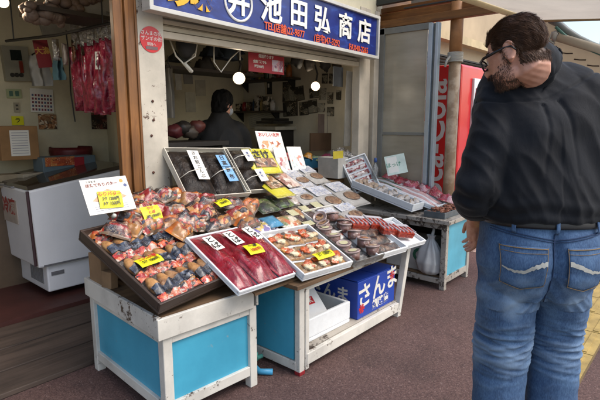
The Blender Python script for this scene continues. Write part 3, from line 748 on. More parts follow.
# --- card sign on a wire holder above the tray
SC_P = Plane((1.2,2.50,1.1), (-.10,-1.0,.62)); Mq, wq, hq = quad(SC_P, (90,216), (136.5,208.5), (76,181))
CS = thing('card_sign', 'white card sign with a fish picture standing over the brown tray on a wire', 'card sign', Mq)
g = G().box((0,0,0),(wq,hq,.004)); g.build('card', PAPER, CS, bevel=.001)
g = G(); g.prism([(-.36*wq,-.12*hq),(-.12*wq,.10*hq),(.0,.17*hq),(.16*wq,.10*hq),(.38*wq,-.10*hq),(.1*wq,-.2*hq),(-.15*wq,-.2*hq)], .003, .0035); g.build('fish_picture', ROLL, CS)
lettering('headline', 'ほたてちりバター', wq*.085, INKB, CS, loc(-.02,hq*.31,.0025), .0004, .001)
lettering('small_line', '北海道 産', wq*.05, INKK, CS, loc(-wq*.28,hq*.42,.0025), .0003)
for i in range(3): G().box((.0,-hq*(.30+.055*i),.0025),(wq*.7,.003,.0006)).build('text_line', plain('ink_grey','#8a8a92',.6), CS)
G().lathe([(.011,0),(.011,.001)],12,0,loc(wq*.36,hq*.36,.002)).build('emblem', plain('ink_gold','#b98a2e',.5), CS); G().lathe([(.010,0),(.010,.001)],12,0,loc(wq*.42,hq*.22,.002)).build('emblem', plain('ink_blue','#3a4a7a',.5), CS)
g = G(); g.tube([(0,-.45*hq,-.004),(0,-.5*hq,-.012),(.005,-.62*hq,-.06),(.01,-.64*hq,-.14)], .003, 6); g.lathe([(.012,0),(.012,.022),(.008,.03)],10,0,loc(.0,-.58*hq,-.03)); g.build('wire_holder', plain('holder_clear','#b9b9b0',.3), CS, smooth=True)
price_tag(Mq @ loc(.0,-.03,.004,0,0,-.08), .125, .10, [('ちりバター',INKR),('2ケ 1200円',INKK),('3ケ 1500円',INKK)], 'yellow price tag stuck on the white card sign')

# --- dried kelp boxes on the steep rack
KELP = NT('kelp'); v = KELP.coord(rnd=True)
KELP.col(KELP.ramp(KELP.noise(KELP.coord(4,.8,1,rnd=True), 12, 6, .7, .6), [(.3, lin('#0d0a08')), (.6, lin('#261c14')), (.8, lin('#43342a'))])); KELP.pr(Roughness=.4); KELP.b.inputs['Specular IOR Level'].default_value = .25
KELP.bump(KELP.noise(v, 26, 5, .6, 1), .6, .014); KELP = KELP.m
LBLUE = plain('label_blue', '#6f9cc4', .4, .15, 12); STRING = plain('string_white', '#cfcabd', .7)
BOXW = plain('box_ivory', '#c7c0b0', .7, .1, 6)
def kelp_box(bl, br, tl, label, packs, inner):
    M, w, h = quad(SK, bl, br, tl)
    tag(tray(G(), w, h, .045, .006).build('goods_box', [BOXW], None, M, bevel=.002), label, 'box')
    for i, (x, wd, lb, lab, yo, hh) in enumerate(packs):
        t = thing('kelp_pack', lab, 'kelp pack', M @ loc(x*w, yo*h, .010+.006*i, 0, 0, .015*i), 'packs of dried kelp')
        hp = h*hh
        G().pillow(wd*w, hp, .055, 10, 20, 0, .22, 300+i+int(w*100)).build('pack', KELP, t, smooth=True)
        if lb == 'white':
            l = G().box((0,0,0),(.085,.25,.0016)).build('label_sticker', PAPER, t); l.matrix_local = loc(.02,.02,.078,0,0,-.06)
            for j, c in enumerate('さお前こんぶ'): lettering('character', c, .036, INKK, l, Matrix.Translation((.0,.098-.039*j,.0012)), .0003, .0009)
        elif lb == 'blue':
            l = G().box((0,.055,0),(.080,.105,.0016)).box((0,-.065,0),(.080,.125,.0016), 0).build('label_sticker', LBLUE, t); l.matrix_local = loc(.0,-.0,.078)
            for j, c in enumerate(('日','高','昆','布')): lettering('character', c, .044, INKK, l, Matrix.Translation((0,(.080,.030,-.030,-.090)[j],.0012)), .0003, .0012)
        else:
            l = G().box((0,0,0),(.075,.11,.0016)).build('label_sticker', PAPER, t); l.matrix_local = loc(.02,-.01,.078,0,0,.05)
            for j, c in enumerate('昆布'): lettering('character', c, .026, plain('ink_blue','#3a4a7a',.5), l, Matrix.Translation((0,.018-.03*j,.0012)), .0003, .0006)
        g = G(); g.tube([(-wd*w/2,-.10*hp,.012),(-wd*w*.3,-.08*hp,.072),(0,-.05*hp,.083),(wd*w*.3,-.02*hp,.072),(wd*w/2,0,.012)], .0028, 6); g.build('string', STRING, t, smooth=True)
kelp_box((190,204), (250,194), (159,154), 'ivory box with a high rim holding two broad kelp packs with long labels', [(-.23,.46,'white','black dried kelp pack with a long white label, beside the white post',0,.95),(.22,.46,'blue','black dried kelp pack with a pale blue two piece label',-.02,.95)], 0)
kelp_box((252,196), (276,190), (214,153), 'narrow ivory box of two small kelp packs next to the yellow packets', [(.0,.95,'small','small black kelp pack with white label, at the top of the narrow box',.24,.48),(.05,.95,'small','small black kelp pack with white label, at the bottom of the narrow box',-.24,.5)], 1)

# --- flat printed packets on the slope
def packet(S, bl, br, tl, th, fmat, name, label, group, extra=None, lift=.004, film_=True, cr=.12, seed=0):
    M, w, h = quad(S, bl, br, tl, lift)
    t = thing(name, label, 'packet', M, group); th *= .62; cr = .06
    G().pillow(w, h, th, 10, 12, 0, cr, seed or int(bl[0]*7+bl[1])).build('packet_body', fmat, t, smooth=True)
    if extra: extra(t, w, h, th)
    if film_: G().pillow(w*1.03, h*1.02, th*1.45, 10, 10, 0, cr*2.2, int(bl[0]*3)).build('clear_wrap', FILM, t, smooth=True)
    return t
YELP = plain('packet_yellow', '#c9c02a', .3, .1, 8, .2, 30); GRYP = plain('packet_grey', '#9a8f86', .3, .2, 8, .2, 30)
PHOTO = printed('photo_print', ['#7a4a2e','#a87a52','#3a2a22','#c9b8a0','#8a6a4a'], 40)
def yx(t, w, h, th):
    G().box((0,-.12*h,th*1.15),(w*.72,h*.34,.002)).build('picture', PHOTO, t)
    lettering('characters', 'さけ', w*.30, INKK, t, loc(0,.18*h,th*1.22), .0006, .003)
packet(S2, (269,201), (286,196), (247,167), .03, YELP, 'yellow_packet', 'yellow packet with black characters and a brown picture, nearest the kelp boxes', 'yellow printed packets', yx, lift=.075)
packet(SK, (256,178), (280,170), (244,152), .03, YELP, 'yellow_packet', 'yellow packet with a dark picture at the top of the rack', 'yellow printed packets', yx, lift=.03)
PINKP = printed('packet_pink', ['#c9b0a4','#d6cfc6','#b07a6a','#8a5a4a','#d9d4ca'], 26)
packet(S2, (283,190), (294,186), (268,166), .03, PINKP, 'pink_packet', 'pale pink printed packet between the yellow packets and the leaflets', 'pale printed packets', lift=.06)
packet(S2, (301,200), (313,196), (289,184), .03, printed('packet_orange', ['#d6cfc0','#c98a3a','#d9c9a8','#a8502a','#5a6a8a'], 26), 'orange_packet', 'cream packet with an orange print under the leaflets', 'pale printed packets')
# leaflets standing in holders
def leaflet(bl, br, tl, Yd, label, pal, head, tcol):
    S = Plane((2.4,Yd,1.2), (-.05,-1,.45), TN); M, w, h = quad(S, bl, br, tl)
    t = thing('leaflet', label, 'leaflet', M, 'leaflets along the top of the rack')
    G().box((0,0,0),(w,h,.006)).build('sheet', PAPER, t)
    G().box((0,-.12*h,.004),(w*.8,h*.5,.001)).build('picture', printed('leaf_'+head[:1]+label[6:9], pal, 34, .35), t)
    if head: lettering('headline', head, w*.14, tcol, t, loc(0,h*.36,.004), .0004, .001)
    return t
leaflet((264,160), (287,154), (254.5,134), 2.86, 'upright white leaflet with red heading and a plate picture, top of the rack', ['#d6cfc4','#c98a5a','#a85a3a','#d9d4cc'], 'おいしい北海', INKR)
g = leaflet((282,176), (292,171), (272,150), 2.82, 'pale leaflet with a pink figure standing below the red headed leaflet', ['#d0d4d2','#c0b0ac','#d6d6d2','#b06a6a'], '', INKR)
leaflet((293,172), (306,169), (287,148), 2.80, 'pale green white leaflet standing at the right end of the row', ['#cfd6d4','#b9c4c0','#d9dad6','#c98a7a'], '', INKR)

# grey and white packets with an oval window
OVALB = printed('rice_brown', ['#6a4a34','#7a5a40','#5a3a28','#8a6a4a'], 70, .5); BLUEI = printed('blue_white_print', ['#c4c6ca','#a9aebb','#cbcac8','#8a93ac','#bfbdbb','#c6c4c2'], 90)
def ovx(t, w, h, th):
    g = G(); g.ell((.05*w,-.16*h,th*1.12),(w*.34,h*.17,.004),18,6); g.build('window', OVALB, t, smooth=True)
    G().box((0,.24*h,th*1.10),(w*.8,h*.36,.002)).build('printed_panel', BLUEI, t)
WHT = plain('packet_white', '#aba7a0', .3, .1, 10, .2, 40)
ov = [((304,199),(328,191),(288,176)),((318,212),(330,208),(303,196)),((330,187),(340,184),(313,168)),((331,199),(346,194),(317,181)),((345,206),(358,202),(331,190))]
rows_ = [((330,214),(348,209),(305,188)),((349,209),(367,204),(323,184)),((331,231),(348,226),(318,210)),((349,226),(366,220),(334,206))]
for i, q in enumerate(rows_):
    packet(S2, *q, .028, WHT, 'windowed_packet', 'white packet with an oval window of brown grains, %s' % ('upper left of four','upper right of four','lower left of four','lower right of four')[i], 'white packets with oval windows', ovx, lift=.02)
for i, q in enumerate([((298,190),(312,186),(283,172)),((313,186),(326,182),(297,168)),((300,207),(316,203),(288,190))]):
    packet(S2, *q, .026, WHT if i else BLUEI, 'windowed_packet', 'pale packet with a brown window under the leaflets, %s' % ('nearest the yellow packet','behind the other two','lowest of three')[i], 'white packets with oval windows', ovx, lift=.03)
# box front of the white packet tray with printing
M, w, h = quad(S2, (329,240), (368,229), (325,233), .0)
BX = thing('printed_carton', 'white printed carton edge holding the oval window packets', 'carton', M)
tray(G(), w, .30, .04, .006).build('carton', PAPER, BX); BX.matrix_world = M @ loc(0,.13,0)
lettering('lettering', 'かにめし', .05, INKK, BX, loc(-.05,-.153,.022,PI/2), .0003, .001); lettering('lettering', 'ごはん', .05, INKK, BX, loc(.13,-.153,.022,PI/2), .0003, .001)

# dark packets with cream labels, green black packets, berry packet etc.
BRN = plain('packet_brown', '#3d251b', .25, .3, 9, .3, 30, coat=.4); LABC = plain('label_cream', '#b9b48e', .5, .12, 30)
def lbx(t, w, h, th): G().box((0,.02*h,th*1.2),(w*.55,h*.42,.002)).build('label_sticker', LABC, t)
for i, q in enumerate([((291,225),(303,221),(281,211)),((303,221),(315,217),(293,207)),((315,217),(327,213),(305,203)),((304,234),(320,229),(295,224)),((321,228),(334,224),(311,218))]):
    packet(S2, *q, .035, BRN, 'brown_packet', 'dark brown packet with a cream label, %s' % ('first of the upper three','second of the upper three','third of the upper three','left one of the lower pair','right one of the lower pair')[i], 'dark brown labelled packets', lbx, lift=.012)
GRB = printed('green_black_print', ['#12160f','#2a3a18','#4f6a28','#161616','#6a7a3a'], 24)
for i, q in enumerate([((262,216),(278,210),(251,202)),((279,210),(296,205),(266,197))]):
    packet(S2, *q, .03, GRB, 'green_packet', 'black and green vegetable packet, %s of two beside the orange bags' % ('left','right')[i], 'green and black packets', lift=.02)
BERRY = printed('berry_print', ['#c4bfb8','#cfc9c2','#8a2a26','#c9c4be','#a89c94'], 30)
packet(S2, (288,208), (306,203), (276,194), .03, BERRY, 'berry_packet', 'white packet with red berries printed on it', None, lift=.018)
packet(S2, (252,236), (279,230), (240,223), .03, printed('purple_print', ['#c9c4cc','#6a5a9a','#d6d2d6','#b9a03a','#2a2a4a'], 30), 'lilac_packet', 'white and lilac packet with gold lettering above the red fish packs', None, lift=.02)
packet(S2, (268,229), (283,226), (260,218), .035, plain('packet_cyan', '#3f86a8', .25, .3, 14, .3, 30), 'blue_packet', 'bright blue packet behind the lilac packet', None, lift=.03)
packet(S2, (284,231), (304,226), (274,218), .035, printed('colour_print', ['#a87a4a','#c9b89a','#b9562a','#6a7a4a','#d2c9b8'], 26), 'mixed_packet', 'small multicoloured packet beside the bright blue packet', None, lift=.02)

MIXP = [printed('mix_a', ['#c4bfb4','#b98a4a','#8a3a24','#d0c8b8','#4a3a2a'], 26), printed('mix_b', ['#5a3a28','#7a5236','#c4b890','#3a241a','#a8703a'], 26), printed('mix_c', ['#c9c4c0','#a8b0b8','#c04a3a','#d4d0c8','#5a6a7a'], 26)]
fill = [((246,196),(262,190),(236,183),0),((262,190),(276,185),(252,178),1),((296,222),(311,218),(286,209),1),((306,246),(322,241),(296,233),1),((330,243),(345,239),(322,232),2),((345,238),(358,233),(336,226),0),((300,204),(314,200),(291,191),2),((318,238),(332,234),(310,227),1),((283,243),(300,238),(273,231),0),((270,246),(284,243),(259,235),2)]
for i, (bl_, br_, tl_, m_) in enumerate(fill):
    packet(S2, bl_, br_, tl_, .04, MIXP[m_], 'mixed_packet', '%s printed packet tucked in the middle of the slope, %s along' % (('cream and orange','brown','white and blue')[m_], (ords+['eighth','ninth','tenth'])[i]), 'small packets filling the slope', lift=.006)
# --- foam tray of orange and cream cakes
def low_tray(S, bl, br, depth, hgt, label, mat=FOAM, lift=.0, name='foam_tray', t=.012):
    M, w, h = quad(S, bl, br, (bl[0]-20,bl[1]-15), lift)
    M.translation = S.at(*bl, lift)+M.col[0].xyz*w/2+M.col[1].xyz*depth/2
    tag(tray(G(), w, depth, hgt, t).build(name, mat, None, M, bevel=.004), label, 'tray', 'trays along the front of the middle bench'); return M, w, depth
SF = Plane((2,1.735,.600), (0,-.45,1), math.radians(-4))
ORC = printed('orange_cream', ['#b5501e','#c98a3e','#d6c9a8','#a03a1a','#c4b08a'], 34)
M, w, h = low_tray(SF, (302,282), (352,268.5), .44, .05, 'white foam tray of orange and cream sweet packs, beside the red fish packs')
CREAMC = plain('cream_dollop', '#d2c6a2', .4, .1, 20); ORNG = plain('orange_bit', '#b8521a', .35, .3, 30)
n = 0
for j in range(3):
    for i in range(3):
        Mm = M @ loc(-w/2+.095+i*(w-.18)/2+.01*(j % 2), -h/2+.080+j*.135, .016, 0, 0, random.uniform(-.15,.15))
        t = thing('sweet_pack', 'orange and cream sweet pack in the foam tray, %s row, %s' % (('front','second','third','back')[j], ('left','middle','right')[i]), 'sweet pack', Mm, 'orange and cream sweet packs')
        g = G(); rr = random.Random(n)
        g.pillow(.145,.115,.02,10,8,0,.2,n); g.build('base', plain('pack_base', '#a07a4a', .4, .4, 30, .3), t, smooth=True)
        g = G()
        for q in range(4): g.lump((rr.uniform(-.045,.045), rr.uniform(-.03,.035), .024), (.032,.022,.012), n*7+q, .5, q % 2)
        g.build('filling', [ORNG, ORC], t, smooth=True)
        g = G(); g.lump((rr.uniform(-.02,.02),-.022,.028),(.030,.018,.011),n,.5); g.lump((rr.uniform(-.01,.01),-.035,.026),(.020,.012,.010),n+3,.5); g.build('cream', CREAMC, t, smooth=True)
        G().pillow(.152,.12,.042,12,10,0,.2,n+5).build('clear_wrap', FILM, t, smooth=True); n += 1
price_tag(M @ loc(.03,-h/2+.10,.066,0,0,.05), .16, .06, [('3ケ 1000円',INKK)], 'yellow green price tag on the orange and cream sweets')

# --- clear tub of round cups
CLEART = film('clear_tub', .22, '#e2e2de', .15)
M, w, h = low_tray(SF, (354,268.5), (379,257.5), .40, .055, 'clear plastic tub of round cups in the middle of the bench front', CLEART, name='clear_tub', t=.006)
PINKJ = plain('pink_contents', '#7d5045', .35, .35, 26, .3); GLASSY = film('cup_plastic', .10, '#f2e9e4', .08)
n = 0
for j in range(4):
    for i in range(2):
        Mm = M @ loc(-w/2+.055+i*(w-.10)+.0*(j % 2), -h/2+.058+j*.093, .012, -.5+.15*(j % 2), .25*(i-.5), random.uniform(-.3,.3))
        t = thing('round_cup', 'clear lidded cup of pinkish seafood in the tub, %s pair, %s' % (('front','second','third','back')[j], ('left','right')[i]), 'cup', Mm, 'round cups in the clear tub')
        G().lathe([(.034,.004),(.040,.008),(.045,.052),(.0,.056)], 20).build('contents', PINKJ, t, smooth=True)
        G().lathe([(.037,.0),(.041,.004),(.048,.06)], 24).build('cup_wall', GLASSY, t, smooth=True)
        g = G(); g.lathe([(.050,.058),(.051,.066),(.046,.068),(.044,.064)], 24); g.build('lid', plain('lid_clear', '#a08c86', .12, .2, 20, coat=.5), t, smooth=True)
        g = G().lathe([(.028,.068),(.028,.0695)], 20); g.build('lid_label', PHOTO if n % 2 else LABC, t); n += 1
# upper cups lying behind
for i, (x, y) in enumerate([(322,222),(333,222),(343,229),(326,231)]):
    Mm = spot(S2, (x,y), random.uniform(-1,1), .03) @ Matrix.Rotation(-.7,4,'X') @ Matrix.Rotation(random.uniform(-.5,.5),4,'Y')
    t = thing('round_cup', 'clear lidded cup of pinkish seafood leaning behind the tub, %s from the left' % ords[i], 'cup', Mm, 'round cups in the clear tub')
    G().lathe([(.034,.004),(.040,.008),(.045,.052),(.0,.056)], 20).build('contents', PINKJ, t, smooth=True)
    G().lathe([(.037,.0),(.041,.004),(.048,.06)], 24).build('cup_wall', GLASSY, t, smooth=True)
    G().lathe([(.050,.058),(.051,.066),(.046,.068),(.044,.064)], 24).build('lid', plain('lid_clear', '#a08c86'), t, smooth=True)
    G().lathe([(.028,.068),(.028,.0695)], 20).build('lid_label', PHOTO, t)

# --- foam tray of dark packs
M, w, h = low_tray(SF, (376,261), (404,250.5), .42, .048, 'white foam tray of dark brown packs between the cups and the red tubs')
for j in range(4):
    Mm = M @ loc(0, -h/2+.07+j*.093, .014, .12, 0, random.uniform(-.08,.08))
    t = thing('dark_pack', 'flat dark brown pack in the narrow foam tray, %s from the front' % ords[j], 'packet', Mm, 'flat dark packs in the narrow tray')
    G().pillow(w*.84,.09,.028,12,8,0,.2,n+j+400).build('packet_body', printed('dark_pack_print', ['#2a1a14','#4a2c20','#3a2a22','#6a4a34','#1c1410'], 34), t, smooth=True)
    G().pillow(w*.87,.095,.034,12,8,0,.2,n+j).build('clear_wrap', FILM, t, smooth=True)
# --- foam tray of red tubs
M, w, h = low_tray(SF, (404,250.5), (421.5,242.5), .34, .04, 'white foam tray of red roe tubs at the right end of the middle bench')
ROE = NT('roe_red'); v = ROE.coord(rnd=True); ROE.col(ROE.ramp(ROE.noise(ROE.coord(1,1,1,True), 55, 4), [(.3, lin('#5e1410')), (.55, lin('#9a2c16')), (.75, lin('#bb5524'))])); ROE.pr(Roughness=.18); ROE.b.inputs['Coat Weight'].default_value = .5; ROE = ROE.m
SR = Plane((3.2,2.0,.70), (.15,-.95,1))
for i, (x, y) in enumerate([(356,228),(374,228),(386,233),(401,236)]):
    Mm = spot(Plane((3.2,1.80,.655),(.0,-.45,1)), (x,y-1), -.42, .006) @ Matrix.Rotation(-.15,4,'X')
    t = thing('red_tub', 'tub of red roe with pale lid strips, %s from the left of four' % ords[i], 'tub', Mm, 'red roe tubs at the right end')
    ww, hh = .155, .125
    g = G(); g.hull8([(-ww*.46,-hh*.46,0),(ww*.46,-hh*.46,0),(ww*.46,hh*.46,0),(-ww*.46,hh*.46,0),(-ww*.5,-hh*.5,.045),(ww*.5,-hh*.5,.045),(ww*.5,hh*.5,.045),(-ww*.5,hh*.5,.045)]); g.build('tub_body', ROE, t, bevel=.006)
    for q in range(4):
        g = G(); g.pillow(ww*.2,hh*.82,.018,6,10,0,.2,q+i*9); o = g.build('roe_strip', ROE, t, smooth=True); o.matrix_local = loc(-ww*.36+q*ww*.24,-.004,.044)
    g = G()
    for q in range(5): g.box((-ww*.48+q*ww*.24,-.0,.056),(.007,hh*1.0,.010))
    g.box((0,hh*.42,.058),(ww,.03,.010)); g.build('lid_strip', plain('lid_white', '#b9b4b8', .25, .1), t, bevel=.002)
    G().pillow(ww*1.02,hh*1.02,.064,8,8,0,.05,i).build('clear_lid', FILM, t, smooth=True)

# --- under the middle bench
Mb = planeZ(.124); q0 = Vector((2.12,1.80,.124))
FB = thing('foam_box', 'open white foam box with a loose lid on the shelf of the middle bench', 'box', loc(2.33,2.06,.124,0,0,-.02))
tray(G(), .54, .50, .15, .025).build('box_body', FOAM, FB, bevel=.006)
g = G().box((0,0,0),(.36,.30,.022)).build('lid', FOAM, FB, bevel=.005); g.matrix_local = loc(-.03,-.04,.175,.75,.0,-.12)
l = G().box((0,0,0),(.055,.055,.0016)).build('red_logo', plain('logo_red', '#b5202a', .4), g); l.matrix_local = loc(.09,-.02,.0125)
lettering('logo_mark', 'K', .05, PAPER, l, Matrix.Translation((0,0,.0012)), .0003, .001)
lettering('lettering', '4 11', .03, plain('logo_red', '#b5202a'), g, loc(-.07,-.09,.0135), .0003)
BB = thing('blue_carton', 'deep blue carton with bold white brush characters and red flowers under the bench', 'carton', loc(2.90,2.03,.124,0,0,.0))
CB = plain('carton_blue', '#1d3f9a', .45, .15, 6)
bw, bd, bh = .50, .50, .27
g = G().box((0,0,bh/2),(bw,bd,bh)); g.build('carton_body', CB, BB, bevel=.004)
g = G(); g.box((-.125,-.0,bh+.003),(.24,.485,.004), 0, (0,.03,0)); g.box((.125,0,bh+.003),(.24,.485,.004), 0, (0,-.02,0)); g.build('flap', CB, BB)
lettering('characters', 'さんま', .185, PAPER, BB, loc(.02,-bd/2-.001,.170,PI/2,0,0) @ Matrix.Rotation(.12,4,'Z') @ Matrix.Shear('XZ',4,(0,0)), .0006, .004)
lettering('characters', '釧路産', .075, PAPER, BB, loc(.05,-bd/2-.001,.055,PI/2,0,0) @ Matrix.Rotation(.06,4,'Z'), .0006, .003)
lettering('characters', 'さんま', .12, PAPER, BB, loc(-bw/2-.001,.0,.15,PI/2,0,-PI/2), .0006, .003)
RF = plain('flower_red', '#b52430', .5)
for (x, z) in ((-.20,.07),(.205,.215)):
    g = G()
    for a in range(6): g.prism([(x+.012*math.cos(a*PI/3-.5), z+.012*math.sin(a*PI/3-.5)), (x+.036*math.cos(a*PI/3-.35), z+.036*math.sin(a*PI/3-.35)), (x+.036*math.cos(a*PI/3+.35), z+.036*math.sin(a*PI/3+.35)), (x+.012*math.cos(a*PI/3+.5), z+.012*math.sin(a*PI/3+.5))], 0, .001)
    g.prism([(x+.011*math.cos(a*PI/4), z+.011*math.sin(a*PI/4)) for a in range(8)], 0, .001)
    o = g.build('flower_emblem', RF, BB); o.matrix_local = loc(0,-bd/2-.001,0,PI/2)
# hose end on the ground between the benches
hp = planeZ(.02).at(268,372)
HO = thing('hose', 'blue hose end with a green tap joint lying under the middle bench', 'hose', hp)
g = G(); g.tube([(.02,-.02,0),(-.03,.04,0),(-.03,.10,.02),(.05,.2,.03),(.3,.35,.0)], .018, 10); g.build('blue_hose', plain('hose_blue', '#3f93bd', .4), HO, smooth=True)
g = G(); g.tube([(-.06,.10,.04),(-.02,.11,.05),(.05,.10,.05)], .014, 8); g.tube([(-.0,.1,.04),(.0,.1,.09)], .012, 8); g.build('tap_joint', plain('joint_green', '#4a8a80', .45), HO, smooth=True)

# --- teal cartons, foam box and cardboard behind the middle bench
TEAL = plain('carton_teal', '#1f6f8a', .55, .2, 5, .05); TEALD = plain('carton_teal_dark', '#1a5470', .55, .2, 5)
def stack_box(name, label, px, S, dims, mat, lid=None, extra=None):
    p = S.at(*px); t = thing(name, label, 'carton', loc(p.x+dims[0]/2,p.y+dims[1]/2,p.z), 'cartons behind the middle bench')
    G().box((0,0,dims[2]/2),dims).build('carton_body', mat, t, bevel=.004)
    if lid: G().box((0,0,dims[2]+.0205),(dims[0]+.006,dims[1]+.006,.04)).build('lid', lid, t, bevel=.004)
    if extra: extra(t)
    return t
def tl_(t):
    l = G().box((-.06,-.1815,.11),(.05,.002,.03)).build('label_sticker', plain('label_red', '#8a3a34', .5), t)
    lettering('lettering', 'KUSHIRO', .032, plain('carton_print', '#7fb0bd', .5), t, loc(.08,-.1815,.11,PI/2), .0004)
YB = planeY(2.72)
g = thing('storage_stand', 'dark timber stand behind the middle bench holding the teal cartons', 'stand', (3.55,3.0,0))
for x in (-.35,.35):
    for y in (-.2,.2): G().box((x,y,.20),(.05,.05,.40)).build('leg', WP2, g)
G().box((0,0,.42),(.95,.62,.04)).build('top', PLY, g)
stack_box('teal_carton', 'teal fish carton with a brown cardboard lid next to the white packets', (322,206), planeY(2.92), (.36,.36,.20), TEAL, CARD, tl_)
stack_box('teal_carton', 'dark teal carton with a patterned top further back in the shop', (303,188), planeY(3.25), (.50,.36,.30), TEALD)
stack_box('white_carton', 'tall white carton behind the shell trays', (338,179), planeY(2.86), (.17,.26,.21), plain('carton_white', '#bab7ae', .6))
for i, (px, nm, lb, mt) in enumerate([((336,153),'crumpled_wrap','heap of crumpled clear wrapping on the tall white carton',film('wrap_loose', .3))]):
    p = planeY(2.9).at(349,158)
    g = G(); 
    for q in range(5): g.pillow(.22,.16,.06,12,10,0,.6,q+700)
    t = thing(nm, lb, 'wrapping', loc(p.x,p.y+.05,p.z-.02))
    for q in range(4):
        G().pillow(.22,.16,.05,12,10,0,.7,q+700).build('film_sheet', mt, t, smooth=True).matrix_local = loc(random.uniform(-.06,.06),random.uniform(-.04,.04),.015*q,random.uniform(-.3,.3),random.uniform(-.3,.3),q)
M, w, h = quad(planeY(2.74), (333,159), (343,158), (333,151.5)); tag(G().box((0,0,0),(w,h,.004)).build('note_card', plain('note_yellow', '#b5a52c', .6), None, M), 'small yellow note card beside the tall white carton', 'card')

# --- goods on the grey bench (tilted towards the street)
TI = math.atan(.25)
def f3(x, y, lift=0, rz=0): return loc(x, y, .655+.25*(y-2.0)+lift, TI, 0, 0) @ Matrix.Rotation(rz,4,'Z')
tag(tray(G(), .22, .70, .075, .014).build('foam_tray', FOAM, None, f3(4.02,2.40,.0), bevel=.005), 'white foam tray of pale shellfish on the grey bench', 'tray', 'trays on the grey bench')
SHELL = plain('shell_pale', '#b3aba4', .35, .25, 12, .3, 60); SHELLB = plain('shell_beige', '#b09a84', .4, .25, 12)
for j in range(6):
    for i in range(2):
        Mm = f3(3.972+i*.096,2.115+j*.115,.040) @ Euler((random.uniform(-.3,.3),random.uniform(-.3,.3),random.uniform(-.6,.6))).to_matrix().to_4x4()
        t = thing('shellfish', '%s shellfish in the white foam tray, %s of the %s row' % ('beige' if j > 3 else 'pale grey', ords[j], ('near','far')[i]), 'shellfish', Mm, 'shellfish in the foam tray')
        g = G(); g.lump((0,0,.018),(.050,.043,.030),j*2+i,.25); g.build('shell', SHELLB if j > 3 else SHELL, t, smooth=True)
        g = G(); g.tube([(-.03,-.03,.035),(0,-.012,.056),(.03,.006,.045),(.045,.02,.02)], .006, 6); g.build('fold', SHELLB, t, smooth=True)
# lid leaning up with red striped packets in it
Mq, wq, hq = quad(Plane((4.0,2.78,.9), (-.55,-.65,.45)), (355,195), (379,186), (340,163))
tag(tray(G(), wq, hq, .05, .012).build('propped_foam_tray', FOAM, None, Mq, bevel=.004), 'white foam lid propped upright holding red striped sticks', 'lid')
STR = printed('striped_red', ['#c9c0bc','#8a2a34','#b9a8a4','#6a2a2e','#d0c8c4'], 40)
for i in range(5):
    tag(G().pillow(wq*.78,hq*.135,.03,12,6,0,.2,i+800).build('striped_packet', STR, None, Mq @ loc(0,-hq*.36+i*hq*.18,.014), smooth=True), 'red striped stick packet in the propped foam lid, %s from the bottom' % ords[i], 'packet', 'red striped packets in the lid')
# long fillets with green leaf strips
ICE = plain('ice_paper', '#d2cfcf', .6, .1, 9, .3, 30)
tag(tray(G(), .27, .84, .045, .014).build('foam_tray', FOAM, None, f3(4.275,2.36,.02), bevel=.005), 'long white foam tray of pink fish fillets and green strips', 'tray', 'trays on the grey bench')
FISHP = plain('fish_pink', '#c9a29c', .25, .3, 10, .2, 30, coat=.4); GREENL = plain('leaf_green', '#2f7a5c', .45, .3, 12)
for i in range(5):
    Mm = f3(4.180+i*.048,2.36,.042+.004*i,random.uniform(-.03,.03))
    t = thing('fish_fillet', 'long %s fillet laid along the white tray, %s from the shells' % ('pink' if i % 2 else 'pale', ords[i]), 'fish', Mm, 'long fillets on the grey bench')
    G().pillow(.062,.80,.040,8,22,0,.16,i+840).build('fillet', FISHP if i % 2 else ICE, t, smooth=True)
    if i % 2 == 0 and i < 4: G().sheet(lambda u, v: (.024+(u-.5)*.020, -.02+(v)*.40, .036+.010*math.sin(PI*v)), 2, 10).build('green_strip', GREENL, t, smooth=True)
for i in range(6):
    Mm = f3(4.42,1.96+i*.125,.085+.012*(i % 2),random.uniform(-.5,.5))
    t = thing('red_bag', 'shiny pink red wrapped fish bag along the back of the grey bench, %s' % ords[i], 'bag', Mm, 'pink red bags on the grey bench')
    G().pillow(.14,.17,.055,12,10,0,.3,i+860).build('bag', printed('pink_print', ['#b02a48','#a8203c','#c9a0a4','#a01c34','#b83a50','#8a1a2e'], 18), t, smooth=True)
    G().pillow(.145,.175,.060,10,10,0,.32,i+860).build('clear_wrap', FILM, t, smooth=True)
# paper signs and bottle
Mq, wq, hq = quad(Plane((4.2,2.5,.9), (-.8,-.6,.25)), (388,176), (408,172), (384,157))
t = thing('paper_sign', 'white and pale green handwritten paper standing at the back of the grey bench', 'paper sign', Mq)
G().box((0,0,0),(wq,hq,.003)).build('sheet', plain('paper_green', '#c2cfc4', .6), t); G().box((-wq*.16,hq*.02,.002),(wq*.5,hq*.8,.001)).build('white_slip', PAPER, t)
lettering('lettering', 'ほっけ', hq*.26, plain('ink_green', '#3f8a6a', .5), t, loc(-wq*.12,0,.003), .0003, .0006)
p = planeY(2.62).at(375,179); t = thing('spray_bottle', 'clear bottle with a blue cap behind the foam lid', 'bottle', loc(p.x,p.y,p.z))
G().lathe([(.030,0),(.034,.006),(.034,.10),(.028,.13),(.012,.155),(.012,.175)],16).build('bottle_body', film('bottle_clear', .25, '#cfd6d6'), t, smooth=True)
G().lathe([(.015,.17),(.016,.20),(.012,.215)],12).build('cap', plain('cap_blue', '#2f4f8a', .4), t, smooth=True)
